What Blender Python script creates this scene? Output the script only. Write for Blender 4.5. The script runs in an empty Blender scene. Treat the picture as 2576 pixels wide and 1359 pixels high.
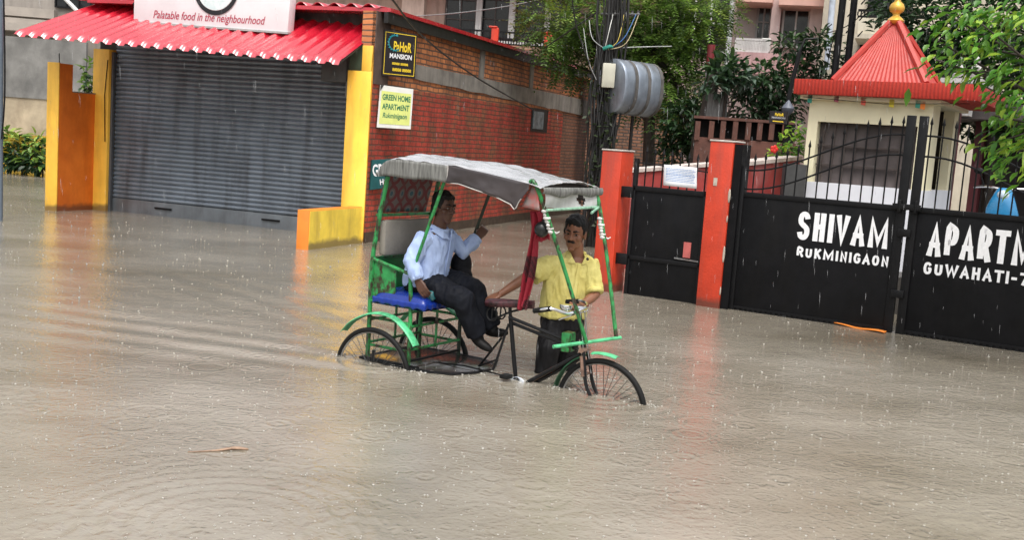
import bpy, bmesh, math, random
import numpy as np
from mathutils import Vector, Matrix, noise as mnoise
R = math.radians
random.seed(7)
sc = bpy.context.scene
col = sc.collection

# ------------------------------------------------------------------ camera
FPX, PITCH, ROLL, CX, CY, H = 2727.0, R(6.878), R(4.059), 1288.0, 679.5, 1.74
_rp = np.array([[1, 0, 0], [0, -math.sin(PITCH), -math.cos(PITCH)], [0, math.cos(PITCH), -math.sin(PITCH)]])
_rr = np.array([[math.cos(ROLL), -math.sin(ROLL), 0], [math.sin(ROLL), math.cos(ROLL), 0], [0, 0, 1]])
MC = _rr @ _rp
cam_d = bpy.data.cameras.new("camera")
cam_d.sensor_width = 36.0
cam_d.lens = 36.0 * FPX / 2576.0
cam_d.clip_start = 0.05
cam_d.clip_end = 600
cam = bpy.data.objects.new("camera", cam_d)
col.objects.link(cam)
cam.matrix_world = Matrix(((MC[0][0], -MC[1][0], -MC[2][0], 0), (MC[0][1], -MC[1][1], -MC[2][1], 0),
                           (MC[0][2], -MC[1][2], -MC[2][2], H), (0, 0, 0, 1)))
sc.camera = cam

# ------------------------------------------------------------------ world, sun, exposure
SUN_EL, SUN_AZ = 62.0, 176.0
world = bpy.data.worlds.new("World")
sc.world = world
world.use_nodes = True
wn, wl = world.node_tree.nodes, world.node_tree.links
wn.clear()
sky = wn.new('ShaderNodeTexSky'); sky.sky_type = 'NISHITA'; sky.sun_disc = False
sky.sun_elevation = R(SUN_EL); sky.sun_rotation = R(SUN_AZ); sky.dust_density = 6; sky.air_density = 1.6
hs = wn.new('ShaderNodeHueSaturation'); hs.inputs['Saturation'].default_value = 0.22
bg = wn.new('ShaderNodeBackground'); bg.inputs['Strength'].default_value = 0.15
wo = wn.new('ShaderNodeOutputWorld')
wl.new(sky.outputs[0], hs.inputs['Color']); wl.new(hs.outputs[0], bg.inputs[0]); wl.new(bg.outputs[0], wo.inputs[0])
sd = bpy.data.lights.new("sun", 'SUN'); sd.energy = 0.9; sd.angle = R(25); sd.color = (1, .97, .92)
sun = bpy.data.objects.new("sun", sd); col.objects.link(sun)
sun.rotation_euler = (R(90 - SUN_EL), 0, R(180 - SUN_AZ))
vs = sc.view_settings
vs.view_transform = 'Standard'; vs.look = 'None'; vs.gamma = 1; vs.exposure = 0.6

# ------------------------------------------------------------------ helpers: measuring
def ray(px, py): return MC.T @ np.array([(px - CX) / FPX, (py - CY) / FPX, 1.0])
def gp(px, py, z=0.0):
    d = ray(px, py); k = (z - H) / d[2]; return Vector((d[0] * k, d[1] * k, z))
def at(px, py, Y):
    d = ray(px, py); k = Y / d[1]; return Vector((d[0] * k, Y, H + d[2] * k))
class Frame:
    """upright local frame: x along, y into depth, z up"""
    def __init__(s, o, yaw):
        s.o = (o[0], o[1]); s.yaw = R(yaw); s.e = (math.cos(s.yaw), math.sin(s.yaw)); s.d = (-math.sin(s.yaw), math.cos(s.yaw))
    def px(s, px, py, y=None, x=None, z=None):
        d = ray(px, py); ox = -s.o[0] * s.e[0] - s.o[1] * s.e[1]; oy = -s.o[0] * s.d[0] - s.o[1] * s.d[1]
        dx = d[0] * s.e[0] + d[1] * s.e[1]; dy = d[0] * s.d[0] + d[1] * s.d[1]
        k = (y - oy) / dy if y is not None else (x - ox) / dx if x is not None else (z - H) / d[2]
        return Vector((ox + dx * k, oy + dy * k, H + d[2] * k))
    def w(s, x, y, z): return Vector((s.o[0] + s.e[0] * x + s.d[0] * y, s.o[1] + s.e[1] * x + s.d[1] * y, z))

# ------------------------------------------------------------------ helpers: materials
def new_mat(name):
    m = bpy.data.materials.new(name); m.use_nodes = True
    nt = m.node_tree; b = nt.nodes['Principled BSDF']
    return m, nt, nt.nodes, nt.links, b
def mathn(n, l, op, a, b=None, c=None, clamp=False):
    x = n.new('ShaderNodeMath'); x.operation = op; x.use_clamp = clamp
    for i, v in enumerate((a, b, c)):
        if v is None: continue
        if isinstance(v, (int, float)): x.inputs[i].default_value = v
        else: l.new(v, x.inputs[i])
    return x.outputs[0]
def noisen(n, l, vec, scale, detail=4, rough=.55, stretch=None):
    t = n.new('ShaderNodeTexNoise'); t.inputs['Scale'].default_value = scale; t.inputs['Detail'].default_value = detail
    t.inputs['Roughness'].default_value = rough
    if stretch:
        mp = n.new('ShaderNodeMapping'); mp.inputs['Scale'].default_value = stretch; l.new(vec, mp.inputs[0]); vec = mp.outputs[0]
    l.new(vec, t.inputs['Vector']); return t.outputs['Fac']
def ramp(n, l, fac, a, b, lo=0.35, hi=0.65):
    r = n.new('ShaderNodeValToRGB'); r.color_ramp.elements[0].position = lo; r.color_ramp.elements[1].position = hi
    r.color_ramp.elements[0].color = (*a, 1); r.color_ramp.elements[1].color = (*b, 1); l.new(fac, r.inputs[0]); return r.outputs[0]
def mixc(n, l, fac, a, b, blend='MIX'):
    m = n.new('ShaderNodeMix'); m.data_type = 'RGBA'; m.blend_type = blend
    for sock, v in ((m.inputs[0], fac), (m.inputs[6], a), (m.inputs[7], b)):
        if isinstance(v, (int, float)): sock.default_value = v
        elif isinstance(v, tuple): sock.default_value = (*v, 1)
        else: l.new(v, sock)
    return m.outputs[2]
def sc3(c, k): return tuple(min(1, x * k) for x in c)
def M(name, c, rough=.6, var=.18, scale=6, bump=.15, bscale=60, metal=0, spec=.5, dirt=None, dirt_amt=.5, dscale=(3, 3, .5), coat=0, c2=None, stretch=None, tide=None):
    m, nt, n, l, b = new_mat(name)
    tc = n.new('ShaderNodeTexCoord').outputs['Object']
    f = noisen(n, l, tc, scale, 5, .6, stretch)
    cc = ramp(n, l, f, sc3(c, 1 - var), c2 or sc3(c, 1 + var))
    if dirt:
        df = noisen(n, l, tc, 1.6, 6, .65, dscale)
        k = mathn(n, l, 'MULTIPLY', mathn(n, l, 'SUBTRACT', df, .47, clamp=True), 5 * dirt_amt, clamp=True)
        cc = mixc(n, l, k, cc, dirt)
    if tide:                                            # muddy tide mark left by the flood just above its surface
        zz = n.new('ShaderNodeSeparateXYZ'); l.new(tc, zz.inputs[0])
        lv = mathn(n, l, 'ADD', mathn(n, l, 'MULTIPLY', noisen(n, l, tc, 3.5, 4), .22), .03)
        tk = mathn(n, l, 'MULTIPLY', mathn(n, l, 'SUBTRACT', lv, zz.outputs['Z'], clamp=True), 14, clamp=True)
        cc = mixc(n, l, mathn(n, l, 'MULTIPLY', tk, .9), cc, tide)
    l.new(cc, b.inputs['Base Color'])
    rf = noisen(n, l, tc, scale * 2.3, 3)
    l.new(mathn(n, l, 'ADD', mathn(n, l, 'MULTIPLY', rf, .3), rough - .15, clamp=True), b.inputs['Roughness'])
    b.inputs['Metallic'].default_value = metal; b.inputs['Specular IOR Level'].default_value = spec
    if coat: b.inputs['Coat Weight'].default_value = coat; b.inputs['Coat Roughness'].default_value = .24
    if bump:
        bp = n.new('ShaderNodeBump'); bp.inputs['Strength'].default_value = bump; bp.inputs['Distance'].default_value = .01
        l.new(noisen(n, l, tc, bscale, 4), bp.inputs['Height']); l.new(bp.outputs[0], b.inputs['Normal'])
    return m
def brick_mat(name, c1, c2, mortar, w=.23, h=.078, ms=.012, paint=None, bump=.7, axis='xz', bare=None, grime=(.03, .028, .025), gamt=.6):
    m, nt, n, l, b = new_mat(name)
    tc = n.new('ShaderNodeTexCoord').outputs['Object']
    sp = n.new('ShaderNodeSeparateXYZ'); l.new(tc, sp.inputs[0])
    wob = noisen(n, l, tc, 4, 3)
    cb = n.new('ShaderNodeCombineXYZ')
    l.new(mathn(n, l, 'ADD', sp.outputs['X' if axis == 'xz' else 'Y'], mathn(n, l, 'MULTIPLY', wob, .03)), cb.inputs[0])
    l.new(mathn(n, l, 'ADD', sp.outputs['Z'], mathn(n, l, 'MULTIPLY', noisen(n, l, tc, 2.3, 3), .05)), cb.inputs[1])
    t = n.new('ShaderNodeTexBrick'); l.new(cb.outputs[0], t.inputs['Vector'])
    t.inputs['Scale'].default_value = 1; t.inputs['Brick Width'].default_value = w; t.inputs['Row Height'].default_value = h
    t.inputs['Mortar Size'].default_value = ms; t.inputs['Mortar Smooth'].default_value = .3; t.inputs['Bias'].default_value = 0
    t.inputs['Color1'].default_value = (*c1, 1); t.inputs['Color2'].default_value = (*c2, 1); t.inputs['Mortar'].default_value = (*mortar, 1)
    cc = mixc(n, l, mathn(n, l, 'MULTIPLY', noisen(n, l, tc, 9, 4), .45), t.outputs['Color'], sc3(c1, .5))
    if paint:
        pf = noisen(n, l, tc, 2.2, 6, .7, (1, 1, .8))
        k = mathn(n, l, 'MULTIPLY', mathn(n, l, 'SUBTRACT', pf, .41, clamp=True), 8, clamp=True)
        k = mathn(n, l, 'SUBTRACT', k, mathn(n, l, 'MULTIPLY', t.outputs['Fac'], .75), clamp=True)
        pc = ramp(n, l, noisen(n, l, tc, 5, 5), sc3(paint, .75), sc3(paint, 1.25))
        cc = mixc(n, l, k, cc, pc)
    g = noisen(n, l, tc, 1.3, 6, .7, (2.2, 2.2, .5))
    cc = mixc(n, l, mathn(n, l, 'MULTIPLY', mathn(n, l, 'SUBTRACT', g, .47, clamp=True), 4 * gamt, clamp=True), cc, grime)
    l.new(cc, b.inputs['Base Color']); b.inputs['Roughness'].default_value = .75
    hgt = mathn(n, l, 'ADD', mathn(n, l, 'MULTIPLY', t.outputs['Fac'], -.8), mathn(n, l, 'MULTIPLY', noisen(n, l, tc, 30, 4), .6))
    bp = n.new('ShaderNodeBump'); bp.inputs['Strength'].default_value = bump; bp.inputs['Distance'].default_value = .015
    l.new(hgt, bp.inputs['Height']); l.new(bp.outputs[0], b.inputs['Normal'])
    return m
def leaf_mat(name, c, rough=.45, trans=.3):
    m, nt, n, l, b = new_mat(name)
    tc = n.new('ShaderNodeTexCoord').outputs['Object']
    cc = ramp(n, l, noisen(n, l, tc, 2.5, 4), sc3(c, .65), sc3(c, 1.35))
    l.new(cc, b.inputs['Base Color']); b.inputs['Roughness'].default_value = rough
    tr = n.new('ShaderNodeBsdfTranslucent'); l.new(cc, tr.inputs[0])
    mx = n.new('ShaderNodeMixShader'); mx.inputs[0].default_value = trans
    l.new(b.outputs[0], mx.inputs[1]); l.new(tr.outputs[0], mx.inputs[2]); l.new(mx.outputs[0], n['Material Output'].inputs[0])
    return m

# ------------------------------------------------------------------ helpers: meshes
class MB:
    def __init__(s): s.v = []; s.f = []; s.mi = []; s.cur = 0
    def add(s, vs, fs):
        o = len(s.v); s.v += [tuple(p) for p in vs]; s.f += [tuple(i + o for i in f) for f in fs]; s.mi += [s.cur] * len(fs); return s
    def box(s, x0, x1, y0, y1, z0, z1):
        return s.add([(x0, y0, z0), (x1, y0, z0), (x1, y1, z0), (x0, y1, z0), (x0, y0, z1), (x1, y0, z1), (x1, y1, z1), (x0, y1, z1)],
                     [(0, 3, 2, 1), (4, 5, 6, 7), (0, 1, 5, 4), (1, 2, 6, 5), (2, 3, 7, 6), (3, 0, 4, 7)])
    def hexa(s, p):  # 8 points, bottom 4 then top 4
        return s.add(p, [(0, 3, 2, 1), (4, 5, 6, 7), (0, 1, 5, 4), (1, 2, 6, 5), (2, 3, 7, 6), (3, 0, 4, 7)])
    def prism(s, poly, vec):
        k = len(poly); vec = Vector(vec); a = [Vector(p) for p in poly]; b = [p + vec for p in a]
        return s.add(a + b, [tuple(range(k))[::-1], tuple(range(k, 2 * k))] + [(i, (i + 1) % k, k + (i + 1) % k, k + i) for i in range(k)])
    def tube(s, pts, r, n=8, closed=False, caps=True, flat=1.0, up=None):
        pts = [Vector(p) for p in pts]; m = len(pts); rs = r if isinstance(r, (list, tuple)) else [r] * m
        tang = []
        for i in range(m):
            a = pts[(i - 1) % m] if (closed or i > 0) else pts[i]; b = pts[(i + 1) % m] if (closed or i < m - 1) else pts[i]
            t = (b - a); t = t.normalized() if t.length > 1e-9 else Vector((0, 0, 1)); tang.append(t)
        ref = Vector(up) if up else (Vector((0, 0, 1)) if abs(tang[0].z) < .9 else Vector((0, 1, 0)))
        nx = (ref - tang[0] * ref.dot(tang[0])).normalized(); vs = []
        for i in range(m):
            nx = (nx - tang[i] * nx.dot(tang[i])).normalized(); ny = tang[i].cross(nx)
            rr = rs[i]; ra, rb = rr if isinstance(rr, tuple) else (rr * flat, rr)
            for k in range(n):
                a = 2 * math.pi * k / n
                vs.append(pts[i] + nx * (ra * math.cos(a)) + ny * (rb * math.sin(a)))
        fs = []
        for i in range(m if closed else m - 1):
            j = (i + 1) % m
            for k in range(n): k2 = (k + 1) % n; fs.append((i * n + k, i * n + k2, j * n + k2, j * n + k))
        if caps and not closed: fs += [tuple(range(n))[::-1], tuple(range((m - 1) * n, m * n))]
        return s.add(vs, fs)
    def lathe(s, prof, c=(0, 0, 0), n=20, axis='z'):
        vs = []
        for r, z in prof:
            for k in range(n):
                a = 2 * math.pi * k / n; p = (r * math.cos(a), r * math.sin(a), z)
                if axis == 'y': p = (p[0], p[2], p[1])
                if axis == 'x': p = (p[2], p[0], p[1])
                vs.append((p[0] + c[0], p[1] + c[1], p[2] + c[2]))
        fs = [(i * n + k, i * n + (k + 1) % n, (i + 1) * n + (k + 1) % n, (i + 1) * n + k) for i in range(len(prof) - 1) for k in range(n)]
        fs += [tuple(range(n))[::-1], tuple(range((len(prof) - 1) * n, len(prof) * n))]
        return s.add(vs, fs)
    def ell(s, c, r, rot=None, nu=14, nv=9):
        c = Vector(c); vs = []; fs = []
        for i in range(nv + 1):
            ph = math.pi * (i + .0) / nv
            for k in range(nu):
                a = 2 * math.pi * k / nu; p = Vector((r[0] * math.sin(ph) * math.cos(a), r[1] * math.sin(ph) * math.sin(a), r[2] * math.cos(ph)))
                if rot: p = rot @ p
                vs.append(c + p)
        for i in range(nv):
            for k in range(nu): fs.append((i * nu + k, (i + 1) * nu + k, (i + 1) * nu + (k + 1) % nu, i * nu + (k + 1) % nu))
        return s.add(vs, fs)
    def grid(s, fn, nu, nv, thick=0):
        vs = [fn(i / nu, j / nv) for j in range(nv + 1) for i in range(nu + 1)]
        w = nu + 1
        fs = [(j * w + i, j * w + i + 1, (j + 1) * w + i + 1, (j + 1) * w + i) for j in range(nv) for i in range(nu)]
        return s.add(vs, fs)
    def loft(s, rings, caps=True):
        n = len(rings[0]); vs = [p for r in rings for p in r]
        fs = [(i * n + k, i * n + (k + 1) % n, (i + 1) * n + (k + 1) % n, (i + 1) * n + k) for i in range(len(rings) - 1) for k in range(n)]
        if caps: fs += [tuple(range(n))[::-1], tuple(range((len(rings) - 1) * n, len(rings) * n))]
        return s.add(vs, fs)
    def mesh(s, name, mats):
        me = bpy.data.meshes.new(name); me.from_pydata(s.v, [], s.f)
        for m in (mats if isinstance(mats, list) else [mats]): me.materials.append(m)
        if isinstance(mats, list): me.polygons.foreach_set('material_index', s.mi)
        me.validate(); me.update(); return me
    def build(s, name, mats, parent=None, smooth=40, solid=0, bevel=0, sub=0, remesh=0, fold=None, smooth_it=0):
        me = s.mesh(name, mats)
        bm = bmesh.new(); bm.from_mesh(me)
        if not solid and not isinstance(mats, list): bmesh.ops.remove_doubles(bm, verts=bm.verts, dist=1e-5)
        bmesh.ops.recalc_face_normals(bm, faces=bm.faces); bm.to_mesh(me); bm.free()
        o = bpy.data.objects.new(name, me); col.objects.link(o)
        mods = False
        if solid: q = o.modifiers.new('t', 'SOLIDIFY'); q.thickness = solid; q.offset = 0; mods = True
        if bevel: q = o.modifiers.new('b', 'BEVEL'); q.width = bevel; q.segments = 2; q.limit_method = 'ANGLE'; mods = True
        if remesh:
            q = o.modifiers.new('r', 'REMESH'); q.mode = 'VOXEL'; q.voxel_size = remesh; mods = True
            if smooth_it: q = o.modifiers.new('s', 'SMOOTH'); q.factor = .5; q.iterations = smooth_it
        if sub: q = o.modifiers.new('ss', 'SUBSURF'); q.levels = sub; q.render_levels = sub; mods = True
        if mods:
            dg = bpy.context.evaluated_depsgraph_get()
            me2 = bpy.data.meshes.new_from_object(o.evaluated_get(dg)); o.modifiers.clear(); o.data = me2
            bpy.data.meshes.remove(me); me = me2; me.name = name
        if fold:
            cn = [(v.co.copy(), v.normal.copy()) for v in me.vertices]
            for v, (c_, n_) in zip(me.vertices, cn): v.co = fold(c_, n_)
            me.update()
        if smooth:
            me.polygons.foreach_set('use_smooth', [True] * len(me.polygons))
            if smooth < 180: me.set_sharp_from_angle(angle=R(smooth))
        if parent: o.parent = parent
        return o
def tag(o, label=None, cat=None, group=None, kind=None):
    if label: o['label'] = label
    if cat: o['category'] = cat
    if group: o['group'] = group
    if kind: o['kind'] = kind
    return o
def thing(name, label, cat, loc=(0, 0, 0), yaw=0, group=None):
    o = bpy.data.objects.new(name, None); col.objects.link(o); o.location = loc; o.rotation_euler = (0, 0, R(yaw)); o.empty_display_size = .2
    return tag(o, label, cat, group)
def fthing(name, label, cat, fr, group=None): return thing(name, label, cat, (fr.o[0], fr.o[1], 0), math.degrees(fr.yaw), group)
def copy_thing(src, loc, yaw=None, label=None):
    c = src.copy(); col.objects.link(c); c.location = loc
    if yaw is not None: c.rotation_euler = (0, 0, R(yaw))
    if label: c['label'] = label
    for ch in list(src.children):
        d = ch.copy(); col.objects.link(d); d.parent = c
        for g in list(ch.children): e = g.copy(); col.objects.link(e); e.parent = d
    return c
def text(name, s, mat, parent, o, ex, ez, w, h, bold=0.0, shear=0, depth=.004, spacing=1.0, label=None):
    """lettering fitted into a w x h box: o = lower-left corner, ex / ez = unit vectors along and up"""
    cu = bpy.data.curves.new(name, 'FONT'); cu.body = s; cu.size = 1; cu.offset = bold; cu.shear = shear; cu.extrude = 0.0; cu.space_character = spacing
    to = bpy.data.objects.new(name, cu); col.objects.link(to)
    me = bpy.data.meshes.new_from_object(to.evaluated_get(bpy.context.evaluated_depsgraph_get()))
    bpy.data.objects.remove(to)
    co = [v.co.copy() for v in me.vertices]
    x0 = min(c.x for c in co); x1 = max(c.x for c in co); y0 = min(c.y for c in co); y1 = max(c.y for c in co)
    ex, ez, o = Vector(ex), Vector(ez), Vector(o); nn = ex.cross(ez)
    for v in me.vertices: c = v.co; v.co = o + ex * ((c.x - x0) / (x1 - x0) * w) + ez * ((c.y - y0) / (y1 - y0) * h) + nn * depth
    me.materials.clear(); me.materials.append(mat)
    ob = bpy.data.objects.new(name, me); col.objects.link(ob); ob.parent = parent
    return ob
GLYPH = {'S': [[(.92, .80), (.80, .94), (.52, 1), (.22, .95), (.08, .78), (.16, .62), (.5, .51), (.84, .40), (.94, .22), (.78, .05), (.48, 0), (.18, .06), (.05, .22)]], 'H': [[(.1, 0), (.1, 1)], [(.9, 0), (.9, 1)], [(.1, .52), (.9, .52)]], 'I': [[(.5, 0), (.5, 1)]], 'V': [[(.02, 1), (.5, 0), (.98, 1)]],
 'A': [[(0, 0), (.5, 1), (1, 0)], [(.2, .32), (.8, .32)]], 'M': [[(.06, 0), (.07, 1), (.5, .12), (.93, 1), (.94, 0)]], 'R': [[(.1, 0), (.1, 1), (.6, 1), (.88, .9), (.9, .68), (.7, .52), (.1, .5)], [(.5, .5), (.95, 0)]], 'U': [[(.1, 1), (.1, .28), (.25, .05), (.5, 0), (.75, .05), (.9, .28), (.9, 1)]],
 'K': [[(.1, 0), (.1, 1)], [(.9, 1), (.14, .45)], [(.36, .6), (.95, 0)]], 'N': [[(.1, 0), (.1, 1), (.9, 0), (.9, 1)]], 'G': [[(.92, .8), (.75, .95), (.5, 1), (.2, .9), (.06, .5), (.2, .1), (.5, 0), (.8, .06), (.92, .25), (.92, .46), (.58, .46)]],
 'O': [[(.5, 1), (.2, .9), (.06, .5), (.2, .1), (.5, 0), (.8, .1), (.94, .5), (.8, .9), (.5, 1)]], 'P': [[(.1, 0), (.1, 1), (.62, 1), (.9, .9), (.92, .66), (.7, .48), (.1, .46)]], 'T': [[(0, 1), (1, 1)], [(.5, 1), (.5, 0)]], 'E': [[(.95, 1), (.1, 1), (.1, 0), (.95, 0)], [(.1, .52), (.8, .52)]], 'W': [[(0, 1), (.25, 0), (.5, .85), (.75, 0), (1, 1)]],
 '-': [[(.1, .45), (.9, .45)]], '7': [[(.05, 1), (.95, 1), (.4, 0)]], '8': [[(.5, .53), (.2, .65), (.16, .86), (.5, 1), (.84, .86), (.8, .65), (.5, .53), (.12, .36), (.14, .1), (.5, 0), (.86, .1), (.88, .36), (.5, .53)]], '1': [[(.2, .8), (.5, 1), (.5, 0)]], '0': [[(.5, 1), (.2, .9), (.1, .5), (.2, .1), (.5, 0), (.8, .1), (.9, .5), (.8, .9), (.5, 1)]], '2': [[(.08, .78), (.3, .97), (.6, 1), (.88, .84), (.85, .6), (.08, 0), (.95, 0)]]}
def painted(name, s, mat, parent, x0, x1, z0, z1, y, sw, gap=.30, seed=0):
    """hand painted block letters: flat brush strokes on an upright x-z face"""
    rgp = random.Random(seed); wd = {'I': .30, '-': .55, ' ': .5, 'M': 1.3, 'W': 1.25, '1': .5}
    tot = sum(wd.get(c, .85) for c in s) + gap * (len(s) - 1); u = (x1 - x0) / tot; x = x0; mb = MB(); d = 0
    for c in s:
        w = wd.get(c, .85) * u
        for st in GLYPH.get(c, []):
            ps = [Vector((x + sw / 2 + p[0] * (w - sw) if c != 'I' else x + w / 2, y - .0004 * (d % 9), z0 + sw / 2 + p[1] * (z1 - z0 - sw))) for p in st]
            if len(st) > 6: ps = spline(ps, 3)
            if len(st) <= 6:
                e0 = (ps[0] - ps[1]).normalized(); e1 = (ps[-1] - ps[-2]).normalized(); ps[0] = ps[0] + e0 * sw * .5; ps[-1] = ps[-1] + e1 * sw * .5
            vs = []
            for i in range(len(ps)):
                a = (ps[i] - ps[i - 1]).normalized() if i else (ps[1] - ps[0]).normalized(); b = (ps[i + 1] - ps[i]).normalized() if i < len(ps) - 1 else a
                t = (a + b).normalized() if (a + b).length > .05 else a; nn = Vector((-t.z, 0, t.x)); k = sw * .5 / max(.5, abs(nn.dot(Vector((-a.z, 0, a.x))))) * rgp.uniform(.98, 1.02)
                vs += [ps[i] + nn * k, ps[i] - nn * k]
            mb.add(vs, [(2 * i, 2 * i + 2, 2 * i + 3, 2 * i + 1) for i in range(len(ps) - 1)]); d += 1
        x += w + gap * u
    return mb.build(name, mat, parent, 0)
def lerp(a, b, t): return a + (b - a) * t
def sstep(t): t = max(0, min(1, t)); return t * t * (3 - 2 * t)
def spline(pts, n=6):
    P = [Vector(p) for p in pts]; out = []
    for i in range(len(P) - 1):
        p0 = P[max(0, i - 1)]; p1 = P[i]; p2 = P[i + 1]; p3 = P[min(len(P) - 1, i + 2)]
        for k in range(n):
            t = k / n
            out.append(.5 * ((2 * p1) + (p2 - p0) * t + (2 * p0 - 5 * p1 + 4 * p2 - p3) * t * t + (3 * p1 - p0 - 3 * p2 + p3) * t ** 3))
    return out + [P[-1]]

# ------------------------------------------------------------------ shared materials
black_paint = M('black_gate_paint', (.005, .005, .006), .5, .3, 4, .1, 30, dirt=(.014, .013, .012), dirt_amt=.3, spec=.16)
black_iron = M('black_iron', (.007, .007, .008), .5, .2, 10, spec=.2)
white_paint = M('white_paint', (.78, .78, .78), .5, .06, 5)
white_letter = M('white_lettering', (.82, .82, .84), .5, .05, 30, 0)
yellow_paint = M('yellow_wall_paint', (.92, .53, .065), .5, .08, 2.5, .1, 50, dirt=(.45, .23, .04), dirt_amt=.4, tide=(.20, .12, .04))
pale_yellow = M('lemon_wall_paint', (.90, .66, .085), .5, .12, 2.5, .15, 50, dirt=(.42, .29, .06), dirt_amt=.5, tide=(.22, .16, .06))
orange_paint = M('orange_wall_paint', (.70, .155, .014), .45, .12, 2.2, .15, 40, dirt=(.45, .09, .012), dirt_amt=.4, c2=(.80, .205, .022), tide=(.16, .05, .02))
orange_bright = M('bright_orange_paint', (.82, .24, .03), .5, .1, 3, .1)
red_post = M('red_pillar_paint', (.52, .042, .014), .5, .12, 4, .3, 35, dirt=(.26, .05, .035), dirt_amt=.6, tide=(.14, .04, .025))
dark_conc = M('dark_concrete', (.045, .043, .04), .8, .35, 3, .4, 30)
grey_conc = M('grey_concrete', (.24, .22, .195), .8, .22, 3, .4, 40, dirt=(.07, .065, .06), dirt_amt=.5)
cream_paint = M('cream_paint', (.78, .72, .50), .55, .06, 2, .08, 50, dirt=(.5, .42, .26), dirt_amt=.15)
galv = M('galvanised_sheet', (.30, .345, .41), .45, .15, 5, .08, 20, metal=.65, dirt=(.12, .12, .12), dirt_amt=.6)
glass_dark = M('dark_window_glass', (.012, .014, .017), .12, .3, 2, 0)
rubber = M('black_rubber', (.010, .010, .010), .6, .2, 20, .1, 80, spec=.2)
chrome = M('chrome', (.75, .76, .78), .16, .05, 8, 0, metal=1)
steel = M('worn_steel', (.35, .35, .36), .35, .2, 12, .1, metal=.9, dirt=(.12, .06, .03), dirt_amt=.4)
bark = M('wet_bark', (.035, .026, .02), .7, .35, 9, .8, 25)
tin_red = M('red_tin_sheet', (.50, .009, .028), .25, .1, 2, .03, 12, spec=.9, coat=.7, dirt=(.36, .02, .03), dirt_amt=.25)
tin_red.node_tree.nodes['Principled BSDF'].inputs['Coat IOR'].default_value = 1.85

# ------------------------------------------------------------------ setting: road bed and flood water
o = MB().add([(-120, -30, -.44), (120, -30, -.44), (120, 200, -.44), (-120, 200, -.44)], [(0, 1, 2, 3)]).build('road', M('silt_road', (.09, .075, .055), .9), None, 0)
tag(o, kind='structure')

def water_material():
    m, nt, n, l, b = new_mat('muddy_flood_water')
    tc = n.new('ShaderNodeTexCoord').outputs['Object']
    sp = n.new('ShaderNodeSeparateXYZ'); l.new(tc, sp.inputs[0])
    c1 = ramp(n, l, noisen(n, l, tc, .38, 6, .62, (1, 1.6, 1)), (.192, .166, .123), (.335, .302, .247), .32, .68)
    l.new(c1, b.inputs['Base Color'])
    b.inputs['Roughness'].default_value = .11; b.inputs['IOR'].default_value = 1.33; b.inputs['Specular IOR Level'].default_value = 1.0; b.inputs['Coat Weight'].default_value = .5; b.inputs['Coat IOR'].default_value = 1.4; b.inputs['Coat Roughness'].default_value = .14
    patch = mathn(n, l, 'ADD', mathn(n, l, 'MULTIPLY', noisen(n, l, tc, .55, 3, .6), 2.2), -.55, clamp=True)
    hgt = mathn(n, l, 'MULTIPLY', mathn(n, l, 'MULTIPLY', noisen(n, l, tc, 6, 3, .5, (1, 1.5, 1)), .5), patch)
    hgt = mathn(n, l, 'ADD', hgt, mathn(n, l, 'MULTIPLY', mathn(n, l, 'MULTIPLY', noisen(n, l, tc, 30, 4, .6), .36), mathn(n, l, 'ADD', mathn(n, l, 'MULTIPLY', patch, .7), .35)))
    hgt = mathn(n, l, 'ADD', hgt, mathn(n, l, 'MULTIPLY', noisen(n, l, tc, 1.4, 2, .5), .9))
    mp = n.new('ShaderNodeMapping'); mp.inputs['Scale'].default_value = (1, 1, 0); l.new(tc, mp.inputs[0])
    for scl, frq, wid, amp, off in ((2.1, 80, 6.0, .30, 0), (4.3, 120, 6.0, .26, 11.3), (8.5, 140, 5.0, .2, 5.1)):
        mo = n.new('ShaderNodeMapping'); mo.inputs['Location'].default_value = (off, off * .7, 0); l.new(mp.outputs[0], mo.inputs[0])
        v = n.new('ShaderNodeTexVoronoi'); v.voronoi_dimensions = '2D'; v.inputs['Scale'].default_value = scl; v.inputs['Randomness'].default_value = .95
        l.new(mo.outputs[0], v.inputs['Vector'])
        spc = n.new('ShaderNodeSeparateColor'); l.new(v.outputs['Color'], spc.inputs[0])
        d = v.outputs['Distance']                                           # cell units
        age = mathn(n, l, 'MULTIPLY', spc.outputs[0], .42)                 # ring radius differs from drop to drop
        g = mathn(n, l, 'MULTIPLY', mathn(n, l, 'ABSOLUTE', mathn(n, l, 'SUBTRACT', d, age)), wid)
        env = mathn(n, l, 'SUBTRACT', 1, g, clamp=True)
        env = mathn(n, l, 'MULTIPLY', env, mathn(n, l, 'SUBTRACT', 1, mathn(n, l, 'MULTIPLY', age, 1.7)))
        s = mathn(n, l, 'SINE', mathn(n, l, 'MULTIPLY', mathn(n, l, 'SUBTRACT', d, age), frq / scl))
        hgt = mathn(n, l, 'ADD', hgt, mathn(n, l, 'MULTIPLY', mathn(n, l, 'MULTIPLY', s, env), amp * .38))
    l.new(mathn(n, l, 'ADD', mathn(n, l, 'MULTIPLY', patch, .12), .05), b.inputs['Roughness'])
    bp = n.new('ShaderNodeBump'); bp.inputs['Strength'].default_value = .85; bp.inputs['Distance'].default_value = .020
    l.new(hgt, bp.inputs['Height']); l.new(bp.outputs[0], b.inputs['Normal']); l.new(bp.outputs[0], b.inputs['Coat Normal'])
    return m
water_mat = water_material()
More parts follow.
